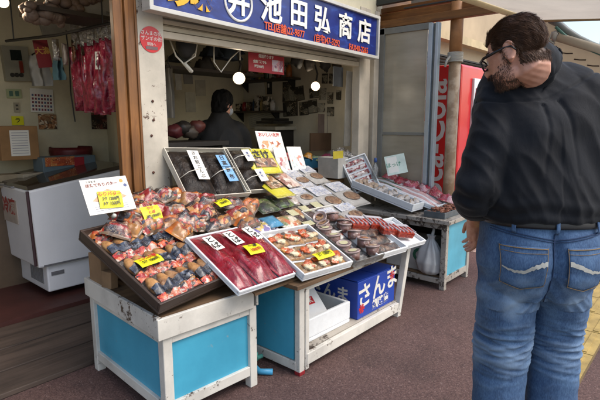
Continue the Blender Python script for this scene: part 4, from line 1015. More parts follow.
# steel box with shrimp at the street end
t = thing('steel_box', 'open grey steel box of small brown shrimps at the street end of the grey bench', 'box', loc(4.17,1.855,.642,0,0,0))
tray(G(), .46, .20, .055, .006).build('box_body', plain('box_steel', '#6f767a', .35, .25, 9, metal=.5), t, bevel=.003)
g = G(); rr = random.Random(5)
for i in range(90):
    a = rr.uniform(0,PI); c = Vector((rr.uniform(-.20,.20), rr.uniform(-.08,.08), rr.uniform(.045,.07)))
    g.tube([c+Vector((math.cos(a)*s, math.sin(a)*s, -.5*s*s*20)) for s in (-.025,-.012,0,.012,.02)], [.003,.006,.007,.006,.003], 6)
o = g.build('shrimps', plain('shrimp_brown', '#8a5238', .4, .35, 30), t, smooth=True); o['kind'] = 'stuff'
# below the right bench
t = thing('logo_carton', 'white carton with a green letter and red mark under the grey bench', 'carton', loc(4.18,2.15,.114))
G().box((0,0,.135),(.36,.42,.27)).build('carton_body', plain('carton_white', '#bab7ae'), t, bevel=.004)
lettering('logo_mark', 'C', .17, plain('logo_green', '#2f6a4c', .5), t, loc(-.1815,-.13,.14,PI/2,0,-PI/2), .0006, .006)
lettering('logo_mark', 'h', .15, plain('logo_green', '#2f6a4c', .5), t, loc(-.1815,-.20,.14,PI/2,0,-PI/2), .0006, .004)
G().box((-.1812,.05,.16),(.002,.03,.03)).build('red_mark', plain('logo_red', '#b5202a'), t)
t = thing('plastic_bag', 'knotted white plastic bag on the shelf of the grey bench', 'bag', loc(3.98,1.89,.114))
g = G()
def bagf(u, v):
    a = 2*PI*u; prof = [(0,.06),(.08,.10),(.3,.115),(.6,.09),(.8,.05),(.9,.022),(1,.035)]
    for (p0,r0),(p1,r1) in zip(prof, prof[1:]):
        if p0 <= v <= p1: r = r0+(r1-r0)*(v-p0)/(p1-p0); break
    n_ = noise.noise(Vector((math.cos(a)*1.5, math.sin(a)*1.5, v*1.2+4)))
    r *= 1+.25*n_+.08*math.sin(a*9+3*n_); return (r*math.cos(a)*.8, r*math.sin(a)*1.1, v*.36)
g.sheet(bagf, 40, 24); g.build('bag_body', plain('bag_white', '#b9b9b6', .35, .12, 10, .3, 40), t, smooth=True)
g = G(); g.tube([(0,0,.33),(.005,-.01,.37),(.012,-.015,.41),(.01,-.01,.45)], [.012,.016,.012,.005], 8); g.build('knot', plain('bag_white', '#b9b9b6'), t, smooth=True)
# ------------------------------------------------------------------ left stall
Y4 = planeY(3.95)
fc = Y4.at(25.5,191); fb = Y4.at(48,292)
FZ = thing('chest_freezer', 'white display freezer with a sloping glass top in the left stall', 'freezer', loc(1.43,3.95,.07))
fx = 1.30; FW = plain('freezer_white', '#d9dade', .35, .08, 3)
def pf(name, g, m, **k): return g.build(name, m, FZ, **k)
x0, x1 = 0, .80; yb = 1.0; zt0 = fc.z-.075; zt1 = zt0+.10
xl = fc.x-1.43
g = G(); g.hull8([(.04,.03,.05),(x1,.03,.05),(x1,yb,.05),(.04,yb,.05),(.04,.03,.27),(x1,.03,.27),(x1,yb,.27),(.04,yb,.27)]); pf('base_cabinet', g, FW, bevel=.012)
g = G(); g.hull8([(-.03,0,.272),(x1,0,.272),(x1,yb,.272),(-.03,yb,.272),(-.06,0,zt0),(x1,0,zt0+.12),(x1,yb,zt0+.12),(-.06,yb,zt0)]); pf('cabinet', g, FW, bevel=.015)
g = G(); g.hull8([(-.05,.02,zt0+.004),(x1,.02,zt0+.124),(x1,yb-.02,zt0+.124),(-.05,yb-.02,zt0+.004),(-.04,.06,zt0+.03),(x1,.06,zt0+.15),(x1,yb-.06,zt0+.15),(-.04,yb-.06,zt0+.03)])
k = NT('dark_glass'); k.col(lin('#3a332b')); k.pr(Roughness=.06); pf('glass_top', g, k.m)
g = G(); g.tube([(-.064,-.004,zt0),(-.05,-.004,.30)], .012, 6); pf('trim', g, plain('trim_maroon', '#3a2228', .5))
g = G(); g.box((-.052,.45,zt0-.17),(.006,.34,.26)); o = pf('poster', g, plain('poster_pale', '#b3a79c', .6))
lettering('lettering', '冷凍', .14, plain('poster_red', '#9a3a34', .6), o, loc(-.056,.45,zt0-.17,PI/2,0,-PI/2), .0005, .004)
g = G()
for i in range(9): g.box((.038,.12+.03*i,.17),(.006,.018,.13))
pf('vent_grille', g, plain('vent_grey', '#7a7a7c', .5)); g = G(); g.box((.12,.026,.20),(.10,.006,.03)); pf('badge', g, plain('badge_grey', '#6a6a6e', .4))
# goods seen through / on top of the freezer
t = thing('orange_cartons', 'row of orange topped blue cartons on the counter behind the freezer', 'carton', loc(2.05,4.62,.98))
G().box((-.1,0,.10),(.48,.22,.18)).build('carton_body', plain('carton_slate', '#5a6a72', .5, .2, 8), t, bevel=.004); G().box((-.19,-.112,.15),(.26,.01,.08)).build('orange_band', printed('orange_row', ['#a8502a','#b0703a','#8a3a24'], 30), t); G().box((-.02,-.114,.08),(.09,.012,.20)).build('red_sign', plain('sign_red', '#96202a', .5), t)
g = G(); g.box((1.65,4.75,.47),(2.0,.42,.94)); t = thing('back_counter', 'brown back counter along the wall of the left stall', 'counter', loc(0,0,0)); g.build('counter', plain('counter_brown', '#5a4a3a', .6), t)
G().box((1.65,4.73,.962),(2.05,.48,.035)).build('counter_top', plain('counter_pale', '#8d8371', .5), t)
for i in range(7):
    tag(G().box((0,0,.03),(.20,.15,.06)).build('paper_packet', plain('packet_straw%d' % (i % 3), ('#8a7c64','#a59a86','#6f6a60')[i % 3], .6, .2, 12), None, loc(1.45+.155*i,4.62-.05*(i % 2),.981+.0*i,0,0,.3*math.sin(i*2)), bevel=.006), 'flat straw coloured packet on the back counter of the left stall, %s from the left' % (ords[i]), 'packet', 'packets on the back counter')
t = thing('red_basket', 'dark red basket on the counter behind the orange cartons', 'basket', loc(2.12,4.86,.98))
G().lathe([(.16,0),(.20,.22),(.195,.26),(.185,.22)],20).build('basket', plain('basket_red', '#5a1418', .5), t, smooth=True)
# things on the walls of the left stall
Y5 = planeY(4.985)
def wallcard(name, label, S, bl, br, tl, mat, cat, lines=(), group=None, th=.006, extra=None, lift=0):
    M, w, h = quad(S, bl, br, tl, lift); t = thing(name, label, cat, M, group)
    G().box((0,0,0),(w,h,th)).build('sheet', mat, t)
    for (s, x, y, sz, m) in lines: lettering('lettering', s, sz*h, m, t, loc(x*w,y*h,th/2+.001), .0005, .001)
    if extra: extra(t, w, h, th)
    return t
def calx(t, w, h, th):
    g = G()
    for j in range(5):
        for i in range(7): g.box((-w*.40+i*w*.13,h*.22-j*h*.15,th/2+.001),(w*.08,h*.09,.001), (i+j) % 3 == 0)
    g.build('dates', [plain('cal_red', '#7a3a44', .6), plain('cal_blue', '#4a5a7a', .6)], t)
wallcard('wall_calendar', 'paper calendar of red and blue dates on the stall wall', Y5, (31,112), (54,113), (31,88), PAPER, 'calendar', (), None, .006, calx)
wallcard('photo_poster', 'dark photo pinned under the calendar', Y5, (39,129), (57,129), (39,114), PHOTO, 'poster')
wallcard('photo_poster', 'dark red photo poster below the hanging red packs', Y5, (92,129), (115,129), (92,113), printed('dark_photo', ['#2a1414','#3a1c1a','#6a3a34','#1c1414'], 18, .4), 'poster')
wallcard('yellow_note', 'yellow green note on the stall wall above the cardboard box', Y5, (12,125), (24,125), (12,116), TAGY, 'note', (('ラ',0,0,.6,INKK),))
wallcard('light_switch', 'cream light switch plate on the stall wall', Y5, (14.5,112), (20,112), (14.5,102.5), plain('switch_cream', '#a59c86', .4), 'switch', (), None, .012, lambda t,w,h,th: [G().box((0,h*s,th/2+.002),(w*.4,h*.18,.006)).build('switch_key', plain('switch_dark', '#4a463e', .5), t) for s in (-.2,.2)])
wallcard('pale_notice', 'small pale green notice with two pictures on the stall wall', Y5, (7,98), (22,98), (7,89), plain('notice_green', '#a0a67e', .6), 'notice', (), None, .004, lambda t,w,h,th: G().box((-w*.2,0,th/2+.001),(w*.25,h*.6,.001)).box((w*.2,0,th/2+.001),(w*.25,h*.6,.001)).build('picture', plain('notice_blue', '#4a6a5a', .6), t))
wallcard('intercom_panel', 'grey control panel with a dark window high on the stall wall', Y5, (5,81), (31,81), (5,46), plain('panel_grey', '#8a8676', .5, .15), 'control panel', (), None, .08, lambda t,w,h,th: [G().box((0,h*.24,th/2+.002),(w*.42,h*.3,.006)).build('panel_window', plain('win_dark', '#1c2422', .2), t), G().box((w*.12,-h*.1,th/2+.01),(w*.12,h*.34,.02)).build('red_handset', plain('handset_red', '#7a2a1c', .4), t), [G().lathe([(.02,0),(.018,.01)],10,0,loc(-w*.25+i*w*.17,-h*.33,th/2)).build('button', plain('btn_dark', '#2a2622', .5), t) for i in range(3)]])
t = thing('cardboard_box', 'brown cardboard box with a white list on its front, in the left stall', 'box', loc(1.62,4.90,.98))
M, w, h = quad(planeY(4.62), (2,161), (40,159), (2,126)); t.matrix_world = M @ loc(0,0,-.09)
G().box((0,0,0),(w,h,.18)).build('carton_body', CARD, t, bevel=.004); o = G().box((0,0,.0915),(w*.5,h*.75,.002)).build('list_sheet', PAPER, t)
g = G()
for i in range(9): g.box((0,h*.30-i*h*.075,.0932),(w*.42,h*.015,.0006))
g.build('list_lines', plain('ink_grey','#8a8a92'), o)
# rod with the hanging red packs, shirts and pennants
p0 = planeY(4.3).at(6,41); p1 = planeY(3.25).at(115,22)
t = thing('hanging_rod', 'thin dark rod slung across the left stall under the ceiling', 'rod', p0)
g = G(); g.tube([(0,0,0), (p1-p0)*.5+Vector((0,0,-.02)), p1-p0], .011, 8); g.build('rod', plain('rod_black', '#1c1814', .5), t)
for q, s in ((.08,1),(.9,1)):
    g = G(); c = (p1-p0)*q; g.tube([c, c+Vector((0,0,2.75-(p0+c).z))], .005, 6); g.build('hanger_wire', plain('rod_black', '#1c1814'), t)
k = NT('hanging_red'); v = k.coord(rnd=True)
k.col(k.ramp(k.noise(k.coord(3,1,.5,rnd=True), 12, 6, .7, 1), [(.3, lin('#4a0c1c')), (.5, lin('#8a1832')), (.68, lin('#a8304a')), (.8, lin('#c98a90'))])); k.pr(Roughness=.2); k.b.inputs['Coat Weight'].default_value = .5; k.bump(k.noise(v, 24, 5, .6, 1), .6, .02); HRED = k.m
for i, (x, ytop, L, dx) in enumerate([(78,47,.50,0),(86,44,.53,1),(93,43,.50,0),(101,40,.56,1),(108,38,.55,0),(114,38,.52,1)]):
    Yq = 3.95-.10*i; pt = planeY(Yq).at(x, ytop); zr = p0.lerp(p1, max(0, min(1, (pt.x-p0.x)/(p1.x-p0.x)))).z
    M = Matrix.Translation((pt.x, Yq, pt.z)) @ Matrix.Rotation(PI/2,4,'X') @ Matrix.Rotation(random.uniform(-.06,.06),4,'Z') @ Matrix.Rotation(-.4+random.uniform(-.5,.5),4,'Y')
    t = thing('hanging_pack', 'crimson fish jerky pack hanging from the dark rod, %s from the left' % ords[i], 'fish pack', M, 'red packs hanging in the left stall')
    g = G(); g.pillow(.135,L,.06,10,26,0,.4,900+i); o = g.build('pack', HRED, t, smooth=True); o.matrix_local = loc(0,-L/2,-.02)
    g = G(); g.pillow(.09,.20,.02,8,8,0,.5,i); o = g.build('clear_neck', film('neck_film', .35, '#d6cfc0'), t, smooth=True); o.matrix_local = loc(0,.08,-.0)
    g = G(); g.tube([(0,.15,.0),(0,max(.16, zr-pt.z),0)], .004, 6); g.build('hook', plain('hook_steel', '#8a8478', .4), t)
    if i in (3,1,5):
        l = G().box((0,0,0),(.05,.13,.0016)).build('label_sticker', PAPER if i == 3 else plain('label_rose', '#b5384a', .5), t); l.matrix_local = loc(0,-.16,.052)
        for j, c in enumerate('とば'): lettering('character', c, .045, INKK if i == 3 else PAPER, l, Matrix.Translation((0,.03-.052*j,.0012)), .0003, .001)
wallcard('red_pennant', 'dark red hanging cloth with gold writing in the left stall', planeY(4.1), (39,68), (53,67), (38,40), plain('pennant_red', '#6e1a20', .6, .2, 8), 'pennant', (('大漁',0,.1,.28,plain('gold_ink', '#a8823a', .5)),), None, .01)
# white apron, blue cloth and wire rack hanging
def cloth(name, label, S, bl, br, tl, mat, cat, seed, depth=.06):
    M, w, h = quad(S, bl, br, tl); t = thing(name, label, cat, M)
    g = G().sheet(lambda u, v: ((u-.5)*w*(1-.25*v*v), (v-.5)*h, depth*(.5*math.sin(u*11+seed+v)+.7*noise.noise(Vector((u*4, v*3, seed))))), 20, 16); n0 = len(g.v)
    g.v += [(x,y,z-.008) for x,y,z in g.v]; g.f += [tuple(i+n0 for i in reversed(f)) for f in g.f]; g.mi *= 2
    g.build('cloth', mat, t, smooth=True)
    g = G(); g.tube([(-w*.3,h*.5,0),(0,h*.62,0),(w*.3,h*.5,0)], .006, 6); g.tube([(0,h*.62,0),(0,h*.75,.0)], .004, 6); g.build('hanger', plain('rod_black', '#1c1814'), t)
    return t
cloth('white_apron', 'white apron hanging on the rod beside the red pennant', planeY(4.35), (32,86), (52,86), (34,55), plain('apron_white', '#9a9790', .7, .15, 8), 'apron', 3)
cloth('blue_cloth', 'grey blue cloth hanging from the rod left of the red packs', planeY(4.05), (55,80), (67,80), (55,58), plain('cloth_blue', '#4a6a72', .7, .2, 8), 'cloth', 5)
t = thing('bead_rack', 'cluster of clear wrapped keyrings hanging between the blue cloth and red packs', 'keyrings', planeY(3.9).at(68,35))
for i in range(5): G().pillow(.05,.16,.02,6,8,0,.4,i+70).build('keyring', [film('neck_film'), GRYP, PHOTO][i % 3], t, smooth=True).matrix_local = loc(-.10+.055*i,-.02*i,-.12-.03*(i % 2),PI/2,0,.4*i)
t = thing('power_cord', 'dark cord hanging down the stall wall', 'cord', planeY(4.6).at(69,70)); g = G(); g.tube([(0,0,.35),(.01,0,.1),(-.0,0,-.2),(.02,0,-.47)], .006, 6); g.build('cord', plain('rod_black', '#1c1814'), t)
# bundles hung from the ceiling
for i, (x, y, r) in enumerate([(38,17,.07),(47,12,.075),(56,17,.065),(60,7,.08),(30,10,.06),(70,8,.07),(80,3,.07),(92,2,.06)]):
    p = planeY(3.5).at(x, y); t = thing('dried_bundle', 'pinkish dried bundle under the left stall ceiling, %s along' % (['first','second','third','fourth','fifth','sixth','seventh','eighth'][i]), 'dried bundle', p, 'dried bundles under the ceiling')
    g = G(); rr = random.Random(i)
    for q in range(9): g.ell((rr.uniform(-r,r)*.7, rr.uniform(-r,r)*.5, rr.uniform(-r,r)*.5), (r*rr.uniform(.4,.7), r*.5, r*rr.uniform(.3,.6)), 10, 6)
    g.build('bundle', plain('bundle_pink', '#6e5a4c', .7, .4, 18, .5, 40), t, smooth=True)
    g = G(); g.tube([(0,0,0),(0,0,2.75-p.z)], .005, 6); g.build('string', STRING, t)
p = planeY(3.6).at(100,8); t = tag(G().box((0,0,0),(.35,.25,.16)).build('storage_box', plain('box_grey_white', '#9a968c', .6), None, loc(p.x-.05,p.y,p.z), bevel=.004), 'pale storage box on a ceiling shelf in the left stall', 'box')
t = tag(G().box((0,0,0),(.8,.35,.03)).build('ceiling_shelf', plain('shelf_dark', '#3a3026', .6), None, loc(p.x-.1,p.y,p.z-.10)), 'dark ceiling shelf above the rod of red packs', 'shelf')
wallcard('white_board', 'plain white board high on the back wall behind the rod', Y5, (43,36), (98,30), (43,21), plain('board_white', '#a39f95', .6), 'board', (), None, .02)

# ------------------------------------------------------------------ lamps (lit in the photograph)
def spot_lamp(px, Yd, r, label, watts, aim):
    p = planeY(Yd).at(*px); z = Vector(aim).normalized(); M = Matrix.Translation(p) @ z.to_track_quat('Z','Y').to_matrix().to_4x4()
    t = thing('clip_lamp', label, 'lamp', M, 'lit clip lamps under the ceiling')
    G().lathe([(.02,-.16),(.03,-.14),(.04,-.10),(r*1.15,-.02),(r*1.28,.012),(r*1.24,.014),(r*.95,-.015)], 24).build('shade', plain('lamp_grey', '#8a8276', .4), t, smooth=True)
    g = G(); g.ell((0,0,-.01),(r*.92,r*.92,r*.42),20,10); g.build('bulb', emit('bulb_glow', '#ffe2b4', 2.6), t, smooth=True)
    inv = M.inverted().to_3x3(); up = inv @ Vector((0,0,1))
    g = G(); a = Vector((0,0,-.13)); g.tube([a, a+up*.10+Vector((.02,0,-.03)), a+up*.24+Vector((-.02,0,-.02)), a+up*max(.3, 2.72-p.z)], .010, 8); g.build('arm', plain('lamp_black', '#201d1a'), t, smooth=True)
    l = bpy.data.lights.new('lamp_light', 'POINT'); l.energy = watts; l.shadow_soft_size = r; l.color = (1,.86,.66)
    o = bpy.data.objects.new('lamp_light', l); COL.objects.link(o); o.location = p+z*(r*.9)
spot_lamp((239,78), 3.35, .044, 'lit round clip lamp above the shopkeeper, left of the red notice', 1.4, (-.62,-.72,-.25))
spot_lamp((315.5,86), 3.35, .038, 'lit round clip lamp near the photos, right of the red notice', 1.8, (-.75,-.6,-.25))
spot_lamp((3,2), 3.6, .026, 'lit warm lamp in the top corner of the left stall', 3, (.1,-.75,-.6))

# ------------------------------------------------------------------ inside of the middle shop
XW = planeX(4.565); YW = planeY(5.295)
for i, q in enumerate([((283,101),(294,101),(283,83)),((284,116),(297,115),(284,103)),((295,101),(304,99),(295,88)),((300,115),(308,114),(300,103)),((309,113),(317,112),(309,101)),((322,83),(327,83),(322,74)),((329,83),(335,83),(329,74)),((310,98),(319,97),(310,89))]):
    wallcard('framed_photo', 'small dark framed photo on the shop wall, %s of the cluster by the right lamp' % (['first','second','third','fourth','fifth','sixth','seventh','eighth'][i]), XW, *q, printed('wall_photo', ['#1c1a18','#3a342c','#6a6456','#2a2620','#8a8474'], 14, .4), 'framed photo', (), 'photos on the shop wall', .012, lambda t,w,h,th: G().box((0,0,-.004),(w*1.12,h*1.12,.006)).build('frame', plain('photo_frame', '#4a4238', .5), t))
wallcard('wall_paper', 'pale paper sheet with faint writing at the right edge of the shop opening', planeY(3.15), (343.5,146), (350,146), (343.5,70), plain('sheet_grey', '#9a9890', .6), 'paper sheet', ())
wallcard('wall_paper', 'grey blueprint sheet pinned by the right post', planeY(3.2), (333,86), (342.5,87), (333,66), plain('sheet_blue', '#5f6468', .6), 'paper sheet')
wallcard('wall_paper', 'large pale sheet on the back wall behind the shopkeeper', XW, (243,110), (266,106), (243,72), plain('sheet_pale', '#c9c5b8', .7, .15, 4), 'paper sheet')
wallcard('wall_paper', 'pinkish notice pinned behind the head of the shopkeeper', YW, (222,96), (233,96), (222,76), plain('sheet_pink', '#a8958a', .7), 'paper sheet', (('営業',0,.2,.2,INKB),))
wallcard('wall_paper', 'wide price list of grey lines on the back wall', XW, (250,129), (280,122), (250,114), plain('sheet_list', '#c0baa8', .7), 'paper sheet', (), None, .004, lambda t,w,h,th: [G().box((0,h*(.38-.13*i),th/2+.001),(w*.85,h*.03,.001)).build('text_line', plain('ink_grey','#8a8a92'), t) for i in range(7)])
wallcard('red_notice', 'red notice with white lettering hanging under the shutter', planeY(3.0), (248.5,71), (284,75), (250,52), plain('notice_red', '#a02430', .5, .1), 'notice', (('発送承ります',-.02,.36,.20,PAPER),('全国どこでも',-.2,.05,.17,PAPER),('送料500円',-.22,-.2,.16,PAPER)), None, .004, lambda t,w,h,th: G().box((w*.30,-.05*h,th/2+.001),(w*.32,h*.62,.001)).build('picture', printed('notice_pic', ['#b9a8c0','#c9c0c0','#8a4a6a','#c98a9a'], 26), t))
# shelf slab on the right and goods under it
t = thing('wall_shelf', 'white topped dark shelf in the middle of the shop', 'shelf', planeY(4.1).at(289,128)); g = G().box((0,.12,0),(.62,.36,.04)); g.build('shelf_slab', plain('slab_white', '#a8a190', .5), t); G().box((0,.14,-.28),(.55,.3,.52)).build('cabinet', plain('cab_dark', '#2a2520', .6), t)
g = tag(G().box((0,0,0),(.52,.3,.03)).box((.02,.03,.035),(.4,.22,.03)).build('flat_tray', plain('tray_black', '#211e1b', .4), None, Matrix.Translation(planeY(4.1).at(288,124)+Vector((0,.15,.02)))), 'flat dark tray resting on the white topped shelf', 'tray')
wallcard('wall_paper', 'pinkish cloth hanging by the right post', planeY(3.6), (318,134), (326,134), (318,114), plain('cloth_rose', '#857268', .8), 'paper sheet')
wallcard('wall_paper', 'pale rose sheet hanging next to the pinkish cloth', planeY(3.55), (327,136), (335.5,136), (327,114), plain('cloth_pale', '#948a80', .8), 'paper sheet')
# sales counter with cartons
ct = thing('sales_counter', 'dark sales counter inside the middle shop covered with small goods', 'counter', loc(3.65,3.75,.04))
G().box((0,0,.42),(1.25,.5,.84)).build('counter', plain('counter_dark', '#362c24', .6), ct); G().box((0,0,.86),(1.3,.54,.04)).build('counter_top', plain('counter_pale', '#8d8371'), ct)
r_ = random.Random(11)
for i in range(9):
    d_ = (r_.uniform(.10,.2), r_.uniform(.1,.16), r_.uniform(.04,.14))
    c_ = ['#6a4a38','#8a2a2a','#a89c8a','#4a5a6a','#8a7a5a'][i % 5]
    tag(G().box((0,0,d_[2]/2),d_).build('small_carton', plain('sc'+c_, c_, .5, .25, 14), None, loc(3.15+.125*i,3.62+.1*(i % 3),.922,0,0,r_.uniform(-.4,.4)), bevel=.004), '%s small carton on the sales counter, %s from the left' % (['brown','red','cream','slate','straw'][i % 5], (ords+['eighth','ninth'])[i]), 'carton', 'small cartons on the sales counter')
wallcard('carton_board', 'brown cardboard panel standing at the end of the sales counter', planeY(3.5), (310,151), (332,150), (309,133), KRAFT, 'panel', (), None, .02)
# bags and cords hung under the shutter at the left
t = thing('black_bag', 'black bag hanging by white cords behind the shutter', 'bag', planeY(3.05).at(186,45)); 
G().ell((0,0,-.0),(.085,.05,.10),16,10).build('bag_body', plain('bag_black', '#141312', .6, .3, 8), t, smooth=True)
pz = planeY(3.02); o0 = planeY(3.05).at(186,45)
g = G(); g.tube([pz.at(170,40)-o0, pz.at(176,56)-o0, pz.at(182,62)-o0, pz.at(190,72)-o0], .006, 6); g.tube([pz.at(197,44)-o0, pz.at(195,56)-o0, pz.at(185,63)-o0, pz.at(192,71)-o0], .006, 6); g.tube([pz.at(184,63)-o0, pz.at(192,72)-o0], .014, 6); g.build('cord', STRING, t, smooth=True)
t = thing('looped_cord', 'second white cord looped under the shutter right of the black bag', 'cord', pz.at(222,55)); o0 = pz.at(222,55)
g = G(); g.tube([pz.at(214,46)-o0, pz.at(214,62)-o0, pz.at(221,72)-o0, pz.at(231,58)-o0, pz.at(240,50)-o0, pz.at(240,60)-o0], .005, 6); g.build('cord', STRING, t, smooth=True)
for i, (x, y, s, c) in enumerate([(212,55,.16,'#26303a'),(228,58,.18,'#303a44'),(205,68,.15,'#3a3630'),(236,52,.12,'#1c2a44'),(178,60,.14,'#3a3f40')]):
    p = planeY(4.2).at(x, y); t = thing('stored_bundle', 'dark stored bundle on the high shelf behind the shutter, %s along' % ords[i], 'bundle', p, 'bundles on the high shelf')
    g = G(); g.pillow(s*1.6, s, s*.7, 10, 8, 0, .4, i+40); g.build('bundle', plain('bn'+c, c, .7, .3, 8), t, smooth=True).matrix_local = loc(0,0,-.02)
sp_ = planeY(4.2).at(210,66); tag(G().box((0,.1,0),(1.3,.4,.03)).build('high_shelf', plain('shelf_dark', '#3a3026'), None, loc(sp_.x+.05,4.2,sp_.z-.06)), 'dark high shelf across the back of the middle shop', 'shelf')
t = thing('wall_switch', 'black switch box on the shop wall between the sheets', 'switch', XW.at(270,88)); G().box((-.01,0,0),(.03,.06,.16)).build('switch_box', plain('sw_black', '#161412', .5), t); G().box((-.027,0,.03),(.006,.025,.05)).build('switch_key', PAPER, t)
cloth('hanging_towel', 'pale towel hanging on the left inside the middle shop', planeY(3.6), (166,118), (175,118), (166,68), plain('towel_grey', '#77726a', .8, .2, 6), 'towel', 8, .03)
for i, (x, y, c) in enumerate([(174,131,'#5a2226'),(182,128,'#26221f'),(190,132,'#4a4038'),(197,127,'#5a2a24')]):
    p = planeY(3.7).at(x, y); tag(G().lump((0,0,.0),(.085,.07,.06),i+55,.3).build('wrapped_parcel', plain('wp'+c, c, .5, .3, 10), None, loc(p.x,p.y,p.z), smooth=True), 'dark %s wrapped parcel on the side table behind the kelp, %s along' % (('red','black','brown','maroon')[i], ords[i]), 'parcel', 'parcels on the side table')
p = planeY(3.7).at(185,140); t = thing('side_table', 'dark side table inside the shop behind the kelp boxes', 'table', loc(p.x,p.y,0)); G().box((0,.0,p.z-.03),(.7,.4,.04)).build('table_top', plain('cab_dark', '#2a2520'), t)
for x in (-.3,.3):
    for y in (-.17,.17): G().box((x,y,(p.z-.05)/2+.02),(.04,.04,p.z-.09)).build('leg', plain('cab_dark', '#2a2520'), t)

# more of the clutter inside the middle shop
for i, (q, m_) in enumerate([(((176,90),(182,90),(176,70)),'#a39f93'),(((184,84),(193,84),(184,72)),'#6f6a60'),(((196,96),(206,96),(196,80)),'#8d8674'),(((186,112),(196,112),(186,92)),'#97917f'),(((270,78),(279,78),(270,68)),'#8a8270'),(((206,84),(214,84),(206,75)),'#7a2c2c')]):
    wallcard('pinned_sheet', '%s sheet pinned to the dim back wall left of the shopkeeper lamp, %s along' % (('pale','grey','straw','cream','tan','dark red')[i], ords[i]), (XW if q[0][0] > 240 else YW) if q[0][0] > 200 else planeY(4.6), *q, plain('ps'+m_, m_, .7, .25, 12), 'paper sheet', (), 'sheets pinned to the back wall')
t = thing('cable_duct', 'thin pale cable duct along the top of the back wall', 'duct', YW.at(230,80)); G().box((.1,0,0),(2.1,.03,.03)).build('duct', plain('sheet_grey', '#9a9890'), t)
for i in range(8):
    c_ = ['#a03038','#b5a890','#3f6a8a','#a8762a','#7a8a6a','#c0b8b0','#8a3a5a','#4a4a52'][i]
    p = planeY(3.3).at(288+6.5*i, 158+(i % 3)*2.5); 
    tag(G().pillow(.12,.10,.05,10,8,0,.25,i+640).build('small_pack', plain('spk'+c_, c_, .4, .35, 16, .2, 30), None, loc(p.x,p.y,p.z,.4,0,.3*i), smooth=True), '%s small pack on the goods table inside the shop, %s from the left' % (('red','cream','blue','amber','green grey','white','plum','dark')[i], (ords+['eighth'])[i]), 'packet', 'small packs on the goods table')
p = planeY(3.3).at(312,166); t = thing('goods_table', 'low goods table inside the shop behind the leaflets', 'table', loc(p.x+.05,3.32,0)); G().box((0,0,p.z-.03),(.75,.3,.03)).build('table_top', plain('cab_dark', '#2a2520'), t)
for x in (-.34,.34): G().box((x,0,(p.z-.05)/2+.02),(.04,.26,p.z-.09)).build('leg', plain('cab_dark', '#2a2520'), t)

def shelf_of(name, label, p, wd, items, lab, grp, cat):
    RZ = Matrix.Rotation(-PI/2,4,'Z'); t = thing(name, label, 'shelf', Matrix.Translation(p) @ RZ); G().box((0,0,-.012),(wd,.18,.024)).build('board', plain('shelf_dark', '#3a3026'), t)
    for x in (-wd*.42, wd*.42): G().prism([(0,0),(.14,0),(0,-.12)], -.01, .01, 0, Matrix.Translation((x,.07,-.024)) @ Matrix(((0,0,1,0),(-1,0,0,0),(0,1,0,0),(0,0,0,1)))).build('bracket', plain('rod_black', '#1c1814'), t)
    rr = random.Random(len(label)); n = len(items); od = ords+['eighth','ninth','tenth','eleventh','twelfth']
    for i, (nm, c_) in enumerate(items):
        x = -wd*.45+wd*.9*(i+.5)/n; h = rr.uniform(.09,.2); q = p+Vector((rr.uniform(-.03,.03), -x, .0005))
        if i % 2: o = G().lathe([(.030,0),(.036,.01),(.036,h*.75),(.022,h*.85),(.022,h)],14).build('jar', plain('jar'+c_, c_, .3, .3, 20), None, Matrix.Translation(q), smooth=True)
        else: o = G().box((0,0,h/2),(.10,wd*.7/n,h)).build('packet_box', printed('pb'+c_, [c_, '#b5aa98', c_, '#3a3430'], 30), None, Matrix.Translation(q), bevel=.003)
        tag(o, lab % (nm, od[i]), cat, grp)
P_ = XW.at(272,80)+Vector((-.10,0,0)); shelf_of('wall_shelf', 'upper dark shelf of jars and boxes on the back wall behind the red notice', P_, 1.0, [('red','#8a2a2a'),('white','#b0aaa0'),('blue','#2f4a6a'),('brown','#5a4030'),('yellow','#a8902a'),('green','#3f5a3a'),('white','#b0aaa1'),('red','#8a2a2b'),('grey','#6a6a68'),('orange','#a8602a')], 'dusty %s item on the upper back shelf behind the notice, %s along', 'goods on the upper back shelf', 'goods')
P_ = XW.at(262,111)+Vector((-.10,0,0)); shelf_of('wall_shelf', 'lower dark shelf of goods on the back wall right of the shopkeeper', P_, .8, [('cream','#a89c84'),('red','#8a2a2c'),('brown','#5a4031'),('blue','#2f4a6b'),('white','#b0aaa2'),('straw','#a08a5a'),('dark','#2a2622'),('white','#b0aaa3')], 'small %s item on the lower back shelf by the shopkeeper, %s along', 'goods on the lower back shelf', 'goods')
XP = planeX(4.50); P_ = XP.at(318,124)
for i, q in enumerate([((284,92),(291,91),(284,85)),((319,100),(326,100),(319,88)),((327,104),(333,104),(327,92)),((318,112),(325,112),(318,103)),((336,100),(341,100),(336,90)),((327,116),(334,116),(327,107))]):
    wallcard('framed_photo', 'pale edged photo on the shop wall near the right post, %s along' % ords[i], XW, *q, printed('wall_photo_b', ['#6a6456','#a39c8c','#3a342c','#8a8474'], 14, .4), 'framed photo', (), 'photos on the shop wall')
for i, (x, y, c_) in enumerate([(297,60,'#26221e'),(309,63,'#3a332a'),(325,64,'#2a2420'),(338,66,'#4a4034')]):
    p = planeY(3.4).at(x, y); t = thing('hanging_bundle', 'dark bundle hung from the ceiling right of the red notice, %s along' % ords[i], 'bundle', p, 'bundles hung under the ceiling')
    G().lump((0,0,0),(.07,.05,.08),i+5,.4).build('bundle', plain('hb'+c_, c_, .7, .3, 12), t, smooth=True); G().tube([(0,0,.07),(0,0,2.75-p.z)],.004,6).build('string', STRING, t)
